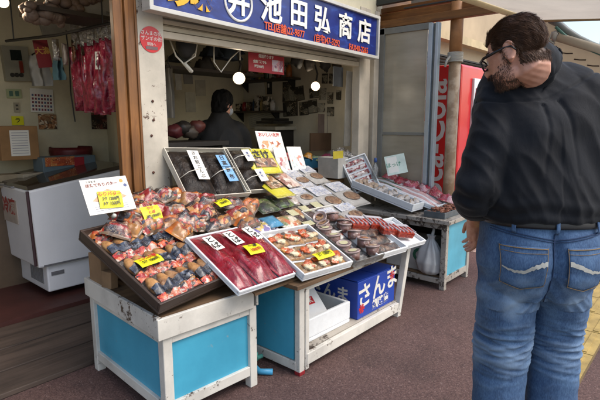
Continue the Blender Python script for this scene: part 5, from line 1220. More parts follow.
# freezer fittings
g = G(); g.tube([(-.068,.25,zt0+.01),(-.085,.25,zt0+.01),(-.085,.60,zt0+.01),(-.068,.60,zt0+.01)],.008,6); g.build('handle', plain('badge_grey', '#6a6a6e'), FZ)
G().box((x1/2+.0,-.004,.285),(x1-.02,.006,.014)).build('seal', plain('badge_grey', '#6a6a6e'), FZ)
# ------------------------------------------------------------------ people
def catmull(P, n=6):
    P = [np.array(p, float) for p in P]; out = []
    for i in range(len(P)-1):
        p0, p1, p2, p3 = P[max(i-1,0)], P[i], P[i+1], P[min(i+2,len(P)-1)]
        for k in range(n):
            t = k/n
            out.append(.5*((2*p1)+(-p0+p2)*t+(2*p0-5*p1+4*p2-p3)*t*t+(-p0+3*p1-3*p2+p3)*t**3))
    out.append(P[-1]); return out
def limb(g, pts, n=14, seg=5):
    """pts: (x,y,z,r)"""
    q = catmull(pts, seg); g.tube([p[:3] for p in q], [max(.003, p[3]) for p in q], n)
    for p in (q[0], q[-1]): g.ell(p[:3], (p[3],)*3, 10, 8)
def loft(g, secs, n=40, seg=6, lean=False):
    """secs: (z, half width, half depth, l, f, azimuth)"""
    q = catmull(secs, seg); vs = []; fs = []
    for (z, a, b, l, f, az) in q:
        if lean: a_, b_ = lean_at(z); l += a_; f += b_
        F = Vector((math.cos(az), math.sin(az), 0)); L = Vector((-F.y, F.x, 0))
        for k in range(n):
            t = 2*PI*k/n; c, s = math.cos(t), math.sin(t)
            e = .82
            vs.append(L*(l+a*math.copysign(abs(c)**e, c))+F*(f+b*math.copysign(abs(s)**e, s))+Vector((0,0,z)))
    m = len(q)
    for i in range(m-1):
        for k in range(n): fs.append((i*n+k, i*n+(k+1) % n, (i+1)*n+(k+1) % n, (i+1)*n+k))
    fs += [tuple(range(n-1,-1,-1)), tuple(range((m-1)*n, m*n))]
    g.add(vs, fs)
def fuse(g, voxel, smooth=3, fac=.5):
    """one continuous skin over everything in g"""
    me = g.mesh('fused', []); o = bpy.data.objects.new('fused', me); COL.objects.link(o)
    r = o.modifiers.new('r', 'REMESH'); r.mode = 'VOXEL'; r.voxel_size = voxel
    s = o.modifiers.new('s', 'SMOOTH'); s.factor = fac; s.iterations = smooth
    dg = bpy.context.evaluated_depsgraph_get(); m = bpy.data.meshes.new_from_object(o.evaluated_get(dg))
    bpy.data.objects.remove(o); bpy.data.meshes.remove(me); return m
def displace(me, fn):
    me.update(); vn = [v.normal.copy() for v in me.vertices]
    for v, n in zip(me.vertices, vn): v.co = v.co+n*fn(v.co, n)
    me.update()
def put(me, name, mat, parent=None, M=None):
    me.materials.clear(); me.materials.append(mat)
    me.polygons.foreach_set('use_smooth', [True]*len(me.polygons)); me.name = name
    o = bpy.data.objects.new(name, me); COL.objects.link(o)
    if parent: o.parent = parent
    if M is not None: o.matrix_world = M
    return o
def bvh(me): return BVHTree.FromPolygons([v.co.copy() for v in me.vertices], [tuple(p.vertices) for p in me.polygons])
SKIN = NT('skin'); v = SKIN.coord(); SKIN.col(SKIN.ramp(SKIN.noise(v, 22, 5), [(.3, lin('#a8735c')), (.7, lin('#c2917a'))])); SKIN.pr(Roughness=.5); SKIN.b.inputs['Subsurface Weight'].default_value = .12; SKIN.b.inputs['Subsurface Radius'].default_value = (.01,.004,.002); SKIN.bump(SKIN.noise(v, 140, 3), .12, .002); SKIN = SKIN.m
HAIR = plain('hair_brown', '#4a3222', .5, .4, 40, spec=.25)
BEARD = plain('beard_brown', '#4a3222', .6, .4, 60)
def head_parts(g, M, s=1.0, full=1.0):
    """cranium, face, jaw, nose and ears; local x = face direction, y = left, z = up"""
    def e(c, r, R=None, nu=18, nv=12):
        R3 = M.to_3x3(); R_ = R3 @ R if R else R3
        g.ell(M @ (Vector(c)*s), tuple(q*s for q in r), nu, nv, 0, R_)
    e((-.012,0,.040), (.100,.078,.092)); e((.020,0,-.005), (.084,.071,.092)); e((.038,0,-.058), (.060,.060*full,.062))
    e((.066,0,-.098), (.028,.032,.022)); e((.078,0,.018), (.018,.048,.014)); e((.022,0,-.075), (.055,.062*full,.036))
    for sd in (-1,1):
        e((.055,sd*.034,-.030), (.032,.024,.026)); e((.018,sd*.055,-.075), (.035,.014,.03))
        R = Euler((0,-.2,sd*.35)).to_matrix()
        e((-.012,sd*.076,-.010), (.020,.008,.033), R); e((-.010,sd*.080,.014), (.016,.007,.012), R); e((-.004,sd*.074,-.036), (.010,.008,.012), R)
    def t(pts, n=10): g.tube([M @ (Vector(p[:3])*s) for p in pts], [p[3]*s for p in pts], n)
    t([(.088,0,.012,.010),(.102,0,-.010,.012),(.113,0,-.030,.015),(.106,0,-.042,.014)])
    for sd in (-1,1):
        t([(-.006+.021*math.cos(a)-.004,sd*(.086-.004*math.cos(a)),-.004+.033*math.sin(a),.0042) for a in [(-1.9+.35*i_) for i_ in range(15)]], 6)
    for sd in (-1,1): e((.098,sd*.012,-.036), (.012,.008,.009))
    e((.090,0,-.062), (.012,.022,.006)); e((.088,0,-.072), (.012,.019,.007))
def hand(g, M, side=1):
    """palm with four curled fingers and a thumb; local -z along the fingers, x = back of hand, y = thumb side"""
    P = lambda q: M @ Vector(q)
    limb(g, [(*P((0,0,.02)),.026),(*P((0,0,-.03)),.030),(*P((.004,0,-.075)),.031)], 12, 3)
    g.ell(P((0,.018,-.055)), (.016,.022,.034), 10, 8, 0, M.to_3x3()); g.ell(P((0,-.02,-.06)), (.014,.02,.034), 10, 8, 0, M.to_3x3())
    for i, (y, L) in enumerate(((.032,.072),(.011,.082),(-.011,.076),(-.031,.060))):
        limb(g, [(*P((.004,y,-.085)),.0098),(*P((.002,y*1.05,-.085-L*.42)),.0092),(*P((-.014,y*1.05,-.085-L*.72)),.0085),(*P((-.032,y,-.085-L*.86)),.0072)], 8, 3)
    limb(g, [(*P((-.006,.022,-.025)),.013),(*P((-.014,.050,-.055)),.0115),(*P((-.020,.056,-.085)),.010),(*P((-.026,.052,-.105)),.008)], 8, 3)
def strands(parent, name, mat, pts, n=5, r=.0016):
    g = G()
    for P in pts: g.tube(P, [r*(1-.75*i/(len(P)-1)) for i in range(len(P))], 3, cap=False)
    return g.build(name, mat, parent, smooth=True)

# --- the customer at the right, seen from behind
O = Vector((1.985,.505,0)); az0 = math.radians(36); az1 = math.radians(46)
def lean_at(z):
    t = min(1, max(0, (z-1.10)/.45)); u = min(1, max(0, (z-1.44)/.24)); u = u*u*(3-2*u)
    return .022*t+.030*u, .045*t+.085*u
def fr(az): F = Vector((math.cos(az), math.sin(az), 0)); return F, Vector((-F.y, F.x, 0))
F0, L0 = fr(az0); F1, L1 = fr(az1)
def pt(l, f, z, hi=True):
    t = min(1, max(0, (z-1.10)/.45)); F, L = fr(az0+(az1-az0)*t); a_, b_ = lean_at(z); return L*(l+a_)+F*(f+b_)+Vector((0,0,z))
def pr_(l, f, z, r): return (*pt(l, f, z), r)
SH_L = (.114,-.015,1.580); EL_L = (.258,-.09,1.245); WR_L = (.205,.130,1.075)
HP = CAM+ray(515,54)*(1.745/FPX)-O
haz = math.radians(88); hF, hL = fr(haz)
MH = Matrix.Translation(HP) @ Matrix.Rotation(haz,4,'Z') @ Matrix.Rotation(math.radians(20),4,'Y') @ Matrix.Rotation(math.radians(4),4,'X')
HS_ = .98
body = G(); head_parts(body, MH, HS_, 1.10)
cn = CAM+ray(530,61)*(1.76/FPX)-O
cax = ((MH @ Vector((-.03,0,-.03)))-cn).normalized(); cax = (cax*.75+Vector((0,0,1))*.45).normalized()
nb_ = MH @ Vector((-.035,0,-.075)); c0_ = pt(0,-.005,1.575)
limb(body, [pr_(0,-.01,1.50,.060),(*(c0_*.6+(cn-cax*.02)*.4),.060),(*cn,.066),(*(nb_*.6+cn*.4),.066),(*nb_,.064),(*(MH @ Vector((-.02,0,-.01))),.05)], 16, 4)
loft(body, [(.86,.17,.13,0,0,az0),(.98,.19,.15,0,0,az0),(1.12,.20,.16,0,.02,az0),(1.30,.215,.155,0,.01,az1),(1.45,.18,.125,0,0,az1),(1.55,.12,.085,0,-.01,az1),(1.60,.07,.06,0,-.02,az1)], 32, 4, True)
for s in (1,-1):
    A_, E_, W_ = (s*SH_L[0],SH_L[1],SH_L[2]-.02), (s*EL_L[0],EL_L[1],EL_L[2]), (s*WR_L[0],WR_L[1],WR_L[2])
    limb(body, [pr_(s*.10,-.01,1.56,.05),pr_(*A_,.052),pr_(*[(a+b)/2 for a, b in zip(A_, E_)],.048),pr_(*E_,.042),pr_(*[(a*.55+b*.45) for a, b in zip(E_, W_)],.040),pr_(*W_,.028)], 14, 4)
    wd = (pt(*W_)-pt(*E_)).normalized(); wd = (wd+Vector((0,0,-.6))).normalized()
    zx = -wd; yx = (pt(0,1,0)-pt(0,0,0)); yx = (yx-zx*yx.dot(zx)).normalized(); xx_ = yx.cross(zx)*s
    if s < 0: xx_ = -xx_; 
    Mh = Matrix(((xx_.x,yx.x,zx.x,0),(xx_.y,yx.y,zx.y,0),(xx_.z,yx.z,zx.z,0),(0,0,0,1))); Mh.translation = pt(*W_)
    hand(body, Mh)
LEG = {1: [(.098,0,.95,.10),(.098,.0,.75,.085),(.096,.02,.52,.058),(.105,-.01,.30,.055),(.112,-.02,.09,.04)], -1: [(-.098,.0,.95,.10),(-.112,.03,.75,.085),(-.120,.07,.52,.058),(-.130,.05,.30,.055),(-.140,.04,.09,.04)]}
for s in (1,-1): limb(body, [pr_(*q) for q in LEG[s]], 14, 4)
for s in (1,-1):
    a = LEG[s][-1]; limb(body, [pr_(a[0],a[1],.07,.042),pr_(a[0],a[1]+.06,.05,.04),pr_(a[0]*1.1,a[1]+.15,.04,.03)], 12, 3)
def hitch(me, amt):
    # the right shoulder is carried higher than the left
    for v_ in me.vertices:
        z = v_.co.z; a_, b_ = lean_at(z); l = v_.co.dot(L1)-a_; t = min(1, max(0, (z-1.25)/.32)); t = t*t*(3-2*t)
        if l < .02 and (v_.co-HP).length > .17: v_.co.z += amt*min(.24, .02-l)*t
    me.update()
bm_ = fuse(body, .0038, 4, .5); hitch(bm_, .42)
MAN = put(bm_, 'person', SKIN, None, Matrix.Translation(O))
tag(MAN, 'bearded man with glasses in a dark shirt and blue jeans, standing with his back turned', 'person')
HB_ = bvh(MAN.data)

# shirt
k = NT('shirt_cloth'); v = k.coord()
k.col(k.ramp(k.noise(v, 5, 5), [(.3, lin('#0a0b0f')), (.7, lin('#11141a'))])); k.pr(Roughness=.75); k.b.inputs['Sheen Weight'].default_value = .06; k.b.inputs['Specular IOR Level'].default_value = .18
wv = k.n('ShaderNodeTexWave'); wv.inputs['Scale'].default_value = 160; k.L.new(v, wv.inputs['Vector']); k.bump(k.noise(k.coord(1,1,.35), 24, 7, .7, .6), .22, .010)
SHIRT = k.m
g = G()
loft(g, [(1.142,.228,.172,0,.005,az0),(1.153,.244,.187,0,.005,az0),(1.20,.258,.200,0,.010,az0+.03),(1.27,.266,.198,0,.012,az0+.08),(1.38,.248,.176,0,.0,az1-.03),(1.53,.208,.152,0,-.010,az1),(1.630,.150,.126,0,-.012,az1),(1.695,.122,.104,0,-.004,az1)], 48, 6, True)
c0_ = pt(0,-.010,1.635); limb(g, [(*c0_,.112),(*(c0_*.45+(cn-cax*.02)*.55),.102),(*(cn-cax*.03),.093),(*(cn-cax*.010),.086)], 28, 6)
for s in (1,-1):
    A_, E_, W_ = (s*SH_L[0],SH_L[1],SH_L[2]), (s*EL_L[0],EL_L[1],EL_L[2]), (s*WR_L[0],WR_L[1],WR_L[2])
    lerp = lambda a, b, t: tuple(x*(1-t)+y*t for x, y in zip(a, b))
    limb(g, [pr_(s*.08,-.01,1.605,.070),pr_(A_[0],A_[1],A_[2]-.02,.080),pr_(*lerp(A_,E_,.35),.088),pr_(*lerp(A_,E_,.7),.083),pr_(*E_,.076),pr_(*lerp(E_,W_,.22),.068)], 20, 5)
me = fuse(g, .0062, 5, .6)
PJ = Vector((17.3,4.1,9.2))
def ridge(p, sc, off): return 1-abs(noise.noise(Vector((p.x*sc[0], p.y*sc[1], p.z*sc[2]))+off))*2
def shirt_fold(p, n):
    t = min(1, max(0, (p.z-1.10)/.45)); F, L = fr(az0+(az1-az0)*t); a_, b_ = lean_at(p.z); l = p.dot(L)-a_; f = p.dot(F)-b_; z = p.z
    q = Vector((l, f, z)); d = 0
    # long drape folds fanning down from the shoulder blades
    u = Vector((l*6.5+z*2.2*(1 if l > 0 else -1), f*3, z*1.6)); d += .0065*(1-abs(noise.noise(u+PJ))*2.6)*min(1, max(0, (1.66-z)*5) if z > 1.46 else 1)
    u = Vector((l*9-z*4.5, f*4, z*2.5+3)); d += .0055*(1-abs(noise.noise(u*1.3+PJ))*2.4)
    d += .003*noise.noise(q*16)+.004*(1-abs(noise.noise(Vector((l*16-z*9, f*10, z*7))+PJ))*2.6)
    # bunching over the belt
    if z < 1.24: d += .012*(1.24-z)/.10*math.sin(z*95+2.5*noise.noise(Vector((l*7, f*7, 2)))*2)*.6
    # sleeves: rings round the elbow
    if abs(l) > .23 and z < 1.42: d += .008*math.sin(z*70+4*noise.noise(q*6))*max(0, 1-abs(z-1.22)/.2)
    # yoke seam and the centre box pleat
    if f < 0 and abs(l) < .22 and z > 1.3:
        d -= .006*math.exp(-((z-1.565-.01*abs(l))/.005)**2)
        if z < 1.55:
            for x in (-.030,.034): d -= .009*math.exp(-((l-x-(1.55-z)*.12*(1 if x > 0 else -1))/.008)**2)*math.exp(-(1.55-z)*5)
    return d
displace(me, shirt_fold); hitch(me, .46); SHT = put(me, 'shirt', SHIRT, MAN); SB = bvh(me)
# rolled cuffs
for s in (1,-1):
    E_, W_ = (s*EL_L[0],EL_L[1],EL_L[2]), (s*WR_L[0],WR_L[1],WR_L[2]); c = pt(*lerp(E_,W_,.20)); d = (pt(*W_)-pt(*E_)).normalized()
    g = G(); R = d.to_track_quat('Z','Y').to_matrix().to_4x4(); prof = [(.066,.055),(.078,.05),(.081,.02),(.080,-.01),(.070,-.02)]
    g.lathe(prof, 28, 0, Matrix.Translation(c) @ R); m_ = g.mesh('cuff', []); m_.update()
    displace(m_, lambda p, n: .004*noise.noise(p*26)); put(m_, 'rolled_cuff', SHIRT, MAN)
# collar
def ringframe(ax):
    F, L = fr(az1); x = (L-ax*L.dot(ax)).normalized(); return x, ax.cross(x)
cx_, cy_ = ringframe(cax)
def colf(u, v_):
    a = 2*PI*u; back = .5-.5*math.sin(a)
    r = .083-.004*v_; h = -.030+.046*v_*(.72+.28*back)
    return cn+cx_*r*math.cos(a)+cy_*r*.98*math.sin(a)+cax*h
def colo(u, v_):
    a = 2*PI*u; back = .5-.5*math.sin(a); r = .085+.017*(1-v_)+.004*noise.noise(Vector((math.cos(a)*2, math.sin(a)*2, 1))); h = -.026+.044*v_*(.72+.28*back)
    return cn+cx_*r*math.cos(a)+cy_*r*.98*math.sin(a)+cax*h
g = G(); g.sheet(colf, 40, 6); g.sheet(colo, 40, 6); n_ = 41
g.f += [(6*n_+i, 6*n_+i+1, 7*n_+6*n_+i+1, 7*n_+6*n_+i) for i in range(40)]; g.mi += [0]*40
g.build('collar', SHIRT, MAN, smooth=True)

# jeans
g = G()
loft(g, [(.83,.165,.125,0,-.01,az0),(.89,.205,.150,0,-.015,az0),(.97,.222,.172,0,-.022,az0),(1.05,.214,.168,0,-.016,az0),(1.12,.208,.162,0,-.0,az0),(1.165,.206,.160,0,.004,az0)], 44, 5)
JL = {1: [(.102,-.01,.94,.112),(.098,-.005,.78,.110),(.096,.015,.62,.102),(.098,.015,.47,.100),(.108,-.01,.28,.098),(.115,-.02,.06,.102)], -1: [(-.108,-.01,.94,.110),(-.120,.03,.78,.106),(-.128,.065,.62,.098),(-.130,.06,.47,.098),(-.130,.045,.28,.097),(-.142,.03,.06,.102)]}
for s in (1,-1):
    q = catmull([pr_(*p) for p in JL[s]], 6); g.tube([p[:3] for p in q], [p[3] for p in q], 24)
me = fuse(g, .0052, 4, .55)
def jean_fold(p, n):
    l = p.dot(L0); f = p.dot(F0); z = p.z; q = Vector((l, f, z)); d = 0
    s = 1 if l > 0 else -1
    kn = math.exp(-((z-.60)/.10)**2); back = 1 if f < .08 else .4
    d += back*kn*(.0085*(1-abs(noise.noise(Vector((l*5+s*3, f*4, z*30+l*6*s))))*3.0)+.0050*(1-abs(noise.noise(Vector((l*9+s*5, f*7, z*62-l*9*s))))*2.6))
    d += .005*(1-abs(noise.noise(Vector((l*6, f*5, z*9+3))))*2.4)*(1 if z < .85 else .4)
    if .78 < z < .95 and f < 0: d += .007*(1-abs(noise.noise(Vector((l*7, 1, (z+abs(l)*1.0)*17))))*2.6)
    if z < .30: d += .012*math.sin(z*70+3*noise.noise(q*5))*(.3-z)/.3
    if f < -.05 and z > .83 and abs(l) < .09: d -= .020*math.exp(-(l/.020)**2)*(1 if z < 1.06 else max(0, (1.12-z)/.06))
    return d
raw = [0.0]*len(me.vertices)
me.update(); vn_ = [v_.normal.copy() for v_ in me.vertices]
for i_, v_ in enumerate(me.vertices):
    raw[i_] = jean_fold(v_.co, vn_[i_])
for i_, v_ in enumerate(me.vertices): v_.co = v_.co+vn_[i_]*raw[i_]
me.update(); at_ = me.attributes.new('ridge_wear', 'FLOAT', 'POINT'); at_.data.foreach_set('value', raw)
k = NT('denim'); v = k.coord()
a_ = k.ramp(k.noise(v, 7, 7, .68), [(.28, lin('#1c2e48')), (.5, lin('#2f4a6c')), (.72, lin('#4f6c8c'))])
tw = k.noise(k.coord(1,1,.3), 260, 2); a_ = k.mix(.22, a_, k.ramp(tw, [(.35, lin('#1f3656')), (.65, lin('#6483a5'))]))
# worn pale patches on the seat, the backs of the thighs and along the knee creases
def worn(c, r, amt):
    global a_
    vs = k.n('ShaderNodeVectorMath', operation='SUBTRACT'); tc = k.n('ShaderNodeTexCoord'); k.L.new(tc.outputs['Object'], vs.inputs[0]); vs.inputs[1].default_value = c
    dv = k.n('ShaderNodeVectorMath', operation='DIVIDE'); k.L.new(vs.outputs[0], dv.inputs[0]); dv.inputs[1].default_value = r
    ln = k.n('ShaderNodeVectorMath', operation='LENGTH'); k.L.new(dv.outputs[0], ln.inputs[0])
    ad = k.n('ShaderNodeMath', operation='MULTIPLY_ADD'); ad.inputs[1].default_value = .8; k.L.new(k.noise(v, 14, 5), ad.inputs[0]); k.L.new(ln.outputs['Value'], ad.inputs[2])
    f_ = k.ramp(ad.outputs[0], [(.45, W(amt)), (1.0, W(0))]); a_ = k.mix(f_, a_, lin('#8aa2ba'))
for s in (1,-1):
    worn(pt(s*.11,-.14,.80), (.10,.10,.16), .8); worn(pt(s*.12,-.10,.60), (.12,.12,.10), .3)
    worn(pt(s*.10,-.17,.93), (.07,.07,.05), .35)
at = k.n('ShaderNodeAttribute'); at.attribute_name = 'ridge_wear'
a_ = k.mix(k.ramp(at.outputs['Fac'], [(.004, W(0)), (.015, W(.45))]), a_, lin('#8fa6bd'))
k.col(a_); k.pr(Roughness=.85); k.bump(tw, .3, .002); DENIM = k.m
JEANS = put(me, 'jeans', DENIM, MAN); JB = bvh(me)
def on_jeans(l, z, off=.004, front=False):
    o = pt(l, -.6, z); o2 = pt(l, .6, z); d = (o2-o).normalized()
    h = JB.ray_cast(o, d); return (h[0]-d*off) if h[0] else pt(l, -.16, z)
DK = plain('denim_dark', '#1f3556', .85, .3, 30, .3, 120); STITCH = plain('stitch_cream', '#a3a29a', .8, .25, 40); GOLD = plain('stitch_tan', '#7a6444', .8, .25, 40)
for s in (1,-1):
    lc = s*.108
    def pocket(u, v_):
        l = lc+(u-.5)*.150*(1-.10*(1-v_)); z = .915+.140*v_-(.022*(1-abs(2*u-1)))*(1-v_)-.012*(1-v_)*0; return on_jeans(l, z, .005)
    g = G().sheet(pocket, 12, 12); pk = g.build('back_pocket', DENIM, MAN, smooth=True); sd = pk.modifiers.new('s','SOLIDIFY'); sd.thickness = .006
    g = G(); rim = [pocket(0,1-i/8) for i in range(9)]+[pocket(i/8,0) for i in range(1,9)]+[pocket(1,i/8) for i in range(1,9)]
    rim = [q-F0*.009 for q in rim]; g.tube(rim, .0011, 5); g.tube([pocket(i/8,.86)-F0*.009 for i in range(9)], .0011, 5); g.tube([pocket(i/8,.97)-F0*.009 for i in range(9)], .002, 5)
    g.build('seam', GOLD, pk, smooth=True)
    # pale embroidered wave across the pocket
    g = G().sheet(lambda u, v_: pocket(u*.98+.01, .52+(.10*math.cos(u*4.2) if s > 0 else -.12*math.cos(u*3.0))+.035*noise.noise(Vector((u*18, s, 0)))+.02*noise.noise(Vector((u*45, s, 0)))+(v_-.5)*(.13*(1-.7*u if s > 0 else .3+.7*u))*(1+.5*noise.noise(Vector((u*20, v_*3, s+3)))))-F0*.015, 22, 4)
    g.build('embroidery', STITCH, pk, smooth=True)
g = G()
g.tube([on_jeans(.004,.83+.03*i,.003) for i in range(10)], .0022, 5)
for i in range(-8,8): 
    pass
g.tube([on_jeans(-.20+.4*i/30, 1.108-.030*(1-abs(i/15-1)), .003) for i in range(31)], .0022, 5); g.tube([on_jeans(-.20+.4*i/30, 1.100-.030*(1-abs(i/15-1)), .003) for i in range(31)], .0018, 5)
g.build('yoke_seam', DK, MAN, smooth=True)
# belt and loops
g = G(); bz0, bz1 = 1.118, 1.152
def beltp(u, z, off):
    a = 2*PI*u; d = L0*math.cos(a)+F0*math.sin(a); o = Vector((0,0,min(z,1.150)))+d*.7; h = JB.ray_cast(o, -d)
    q = h[0] if h[0] else d*.2+Vector((0,0,z)); q = q+d*off; q.z = z; return q
g.sheet(lambda u, v_: beltp(u, bz0+(bz1-bz0)*v_, .006+.003*math.sin(PI*v_)), 60, 4); o = g.build('belt', plain('belt_black', '#15161a', .4, .2, 20), MAN, smooth=True); sd = o.modifiers.new('s','SOLIDIFY'); sd.thickness = .004
for a in (.62,.75,.87,.12,.38):
    g = G(); g.sheet(lambda u, v_: beltp(a+(u-.5)*.011, 1.100+.062*v_, .006+.010*min(1, 5*min(v_, 1-v_))), 3, 6); o = g.build('belt_loop', DENIM, MAN, smooth=True); sd = o.modifiers.new('s','SOLIDIFY'); sd.thickness = .003
# shoes
for s in (1,-1):
    a = LEG[s][-1]; g = G(); limb(g, [pr_(a[0],a[1]-.03,.055,.048),pr_(a[0],a[1]+.05,.055,.052),pr_(a[0]*1.05,a[1]+.14,.045,.046),pr_(a[0]*1.08,a[1]+.20,.036,.032)], 14, 4)
    m_ = fuse(g, .006, 3)
    for v_ in m_.vertices: v_.co.z = max(.004, v_.co.z)
    put(m_, 'shoe', plain('shoe_black', '#1a1817', .5), MAN)

# hair, beard, glasses, eye
MHi = MH.inverted()
def hl(p): return MHi @ p/HS_
def hairy(q):
    x, y, z = q
    if z > .075: return x < .080
    if x > .055: return z > .060
    if x > .015: return z > .030-.3*(x-.015)*0
    if x > -.028: return z > .030 and True or (abs(y) < .05 and z > .03)
    return z > -.062-.0*x
rng = random.Random(4)
src = [(p.center.copy(), p.normal.copy(), hl(p.center)) for p in MAN.data.polygons if (p.center-HP).length < .20]
cand = [s_ for s_ in src if hairy(s_[2]) and not (abs(s_[2].y) > .080 and s_[2].x > -.04 and s_[2].z < .04)]
def vid_edge(q): return all(hairy(q+Vector(d_)*.010) for d_ in ((1,0,0),(-1,0,0),(0,0,-1),(0,1,0),(0,-1,0)))
g = G(); vid = {}
for p in MAN.data.polygons:
    if (p.center-HP).length < .20 and hairy(hl(p.center)):
        f_ = []
        for i in p.vertices:
            if i not in vid:
                vid[i] = len(g.v); vv = MAN.data.vertices[i]; g.v.append(tuple(vv.co+vv.normal*((.004+.004*noise.noise(vv.co*40)) if vid_edge(hl(vv.co)) else .0005)))
            f_.append(vid[i])
        g.f.append(tuple(f_)); g.mi.append(0)
cap = g.build('hair', HAIR, MAN, smooth=True)
S = []
R3 = MH.to_3x3()
for i in range(15000):
    c, n, q = rng.choice(cand)
    c = c+n*.003+Vector((rng.uniform(-1,1), rng.uniform(-1,1), rng.uniform(-1,1)))*.003
    sd = 1 if q.y > 0 else -1
    tz = min(1, max(0, (q.z+.04)/.12)); comb = Vector((-.75, sd*.25, -.25))*tz+Vector((-.40, sd*.05, -.9))*(1-tz)
    if q.x > .05 and q.z > .05: comb = Vector((-.55, sd*.45+.25*math.sin(q.y*60), .25))
    comb = R3 @ comb; comb = (comb-n*comb.dot(n)).normalized()
    L_ = rng.uniform(.8,1.3)*(.015+.017*tz)
    wvy = Vector((noise.noise(c*28), noise.noise(c*28+PJ), noise.noise(c*28-PJ)))*.9
    P = [c]; d = (n*(.16+.10*tz)+comb*1.2+wvy*.45+Vector((rng.uniform(-1,1),rng.uniform(-1,1),rng.uniform(-1,1)))*.14).normalized()
    for j in range(5):
        P.append(P[-1]+d*L_/5); d = (d+comb*.28-n*.12+Vector((noise.noise(P[-1]*40), noise.noise(P[-1]*40+PJ), noise.noise(P[-1]*40-PJ)))*.22).normalized()
    S.append(P)
strands(cap, 'strand_mass', HAIR, S, r=.00075)
def bearded(q):
    x, y, z = q
    if x > .100 and z > -.055: return False
    if z > -.034 and x > .026: return False
    if z > -.030: return .0 < x < .026 and z < .015
    if abs(y) < .022 and x > .07 and -.078 < z < -.057: return False
    return z > -.135 and x > .0 and not (z > -.052 and x > .050)
bc = [s_ for s_ in src if bearded(s_[2])]; S = []
mus = [s_ for s_ in src if s_[2].x > .085 and -.058 < s_[2].z < -.046]
for i in range(7000):
    c, n, q = rng.choice(bc if i % 8 else (mus or bc)); c = c+Vector((rng.uniform(-1,1), rng.uniform(-1,1), rng.uniform(-1,1)))*.003
    dn = R3 @ Vector((.15,0,-1)); dn = (dn-n*dn.dot(n)).normalized(); L_ = rng.uniform(.005,.010)*(1.7 if q.x > .05 and q.z < -.07 else 1)
    d = (n*.55+dn+Vector((rng.uniform(-1,1),rng.uniform(-1,1),rng.uniform(-1,1)))*.3).normalized(); S.append([c-n*.001, c+d*L_*.5, c+d*L_+dn*L_*.2])
strands(MAN, 'beard', BEARD, S, r=.00065)
S = []
br_ = [s_ for s_ in src if s_[2].x > .070 and .020 < s_[2].z < .032 and .012 < abs(s_[2].y) < .05]
for i in range(260):
    if not br_: break
    c, n, q = rng.choice(br_); d = R3 @ Vector((-.3, (1 if q.y > 0 else -1)*.8, .2)); S.append([c, c+n*.003+d*.004, c+n*.003+d*.010])
strands(MAN, 'eyebrows', HAIR, S or [[Vector(), Vector((0,0,.001)), Vector((0,0,.002))]], r=.0008)
GL = plain('glasses_black', '#121214', .25, .1, 10)
gm = Matrix.Scale(HS_, 4)
g = G()
for s in (1,-1):
    ring = [(.110-.006*abs(math.cos(2*PI*a/24)), s*.034+.027*math.cos(2*PI*a/24), -.004+.020*math.sin(2*PI*a/24)) for a in range(25)]
    g.tube([MH @ (Vector(p)*HS_) for p in ring], .0032, 6)
    g.tube([MH @ (Vector(p)*HS_) for p in ((.106,s*.062,.004),(.085,s*.080,.008),(.04,s*.083,.010),(.0,s*.084,.012),(-.02,s*.085,.006),(-.032,s*.083,-.012))], [.005,.0052,.0048,.004,.0035,.003], 6)
g.tube([MH @ (Vector(p)*HS_) for p in ((.112,.008,.002),(.115,0,.005),(.112,-.008,.002))], .003, 6)
gl = g.build('glasses', GL, MAN, smooth=True)
for s in (1,-1): G().prism([(s*.034+.026*math.cos(2*PI*a/20), .019*math.sin(2*PI*a/20)) for a in range(20)], 0, .001).build('lens', film('lens_clear', .06), gl).matrix_local = MH @ Matrix.Scale(HS_,4) @ Matrix(((0,0,1,.107),(1,0,0,0),(0,1,0,-.004),(0,0,0,1)))
for s in (1,-1):
    g = G(); g.ell(MH @ (Vector((.082,s*.033,-.003))*HS_), (.0115,)*3, 12, 8); e_ = g.build('eye', plain('eye_white', '#b9b2aa', .2), MAN, smooth=True)
    g = G(); g.ell(MH @ (Vector((.0905,s*.033,-.006))*HS_), (.005,)*3, 10, 6); g.build('iris', plain('iris_dark', '#241a14', .2), e_, smooth=True)

# --- the shopkeeper seated inside, back turned
SK_ = planeY(3.75).at(222,104); O2 = Vector((SK_.x-.03, SK_.y, 0)); hz = SK_.z
aK = math.radians(62); FK, LK = fr(aK); haK = math.radians(2)
MK = Matrix.Translation(Vector((.045,0,hz))) @ Matrix.Rotation(haK,4,'Z') @ Matrix.Rotation(.12,4,'Y')
def pk_(l, f, z, r): q = LK*l+FK*f; return (q.x, q.y, z, r)
b = G(); head_parts(b, MK, .96); zz = hz-.17
limb(b, [pk_(0,-.02,zz-.06,.07),pk_(0,-.01,zz+.08,.055),(*(MK @ Vector((-.02,0,-.03))),.05)], 14, 4)
loft(b, [(.52,.17,.13,0,0,aK),(.75,.17,.13,0,.0,aK),(zz-.2,.19,.13,0,0,aK),(zz-.05,.17,.10,0,0,aK),(zz+.01,.07,.06,0,0,aK)], 28, 4)
for s in (1,-1):
    limb(b, [pk_(s*.15,0,zz-.06,.05),pk_(s*.20,0,zz-.09,.052),pk_(s*.26,.05,zz-.32,.045),pk_(s*.20,.30,zz-.36,.030)], 12, 4)
    m_ = Matrix.Translation(Vector(pk_(s*.20,.30,zz-.36,0)[:3])); zx = -(FK); yx = -LK*s; xx_ = yx.cross(zx); m3 = Matrix(((xx_.x,yx.x,zx.x,0),(xx_.y,yx.y,zx.y,0),(xx_.z,yx.z,zx.z,0),(0,0,0,1))); hand(b, m_ @ m3)
    limb(b, [pk_(s*.10,0,.55,.09),pk_(s*.14,.40,.53,.065),pk_(s*.14,.42,.30,.055),pk_(s*.14,.40,.10,.045),pk_(s*.15,.50,.075,.035)], 12, 4)
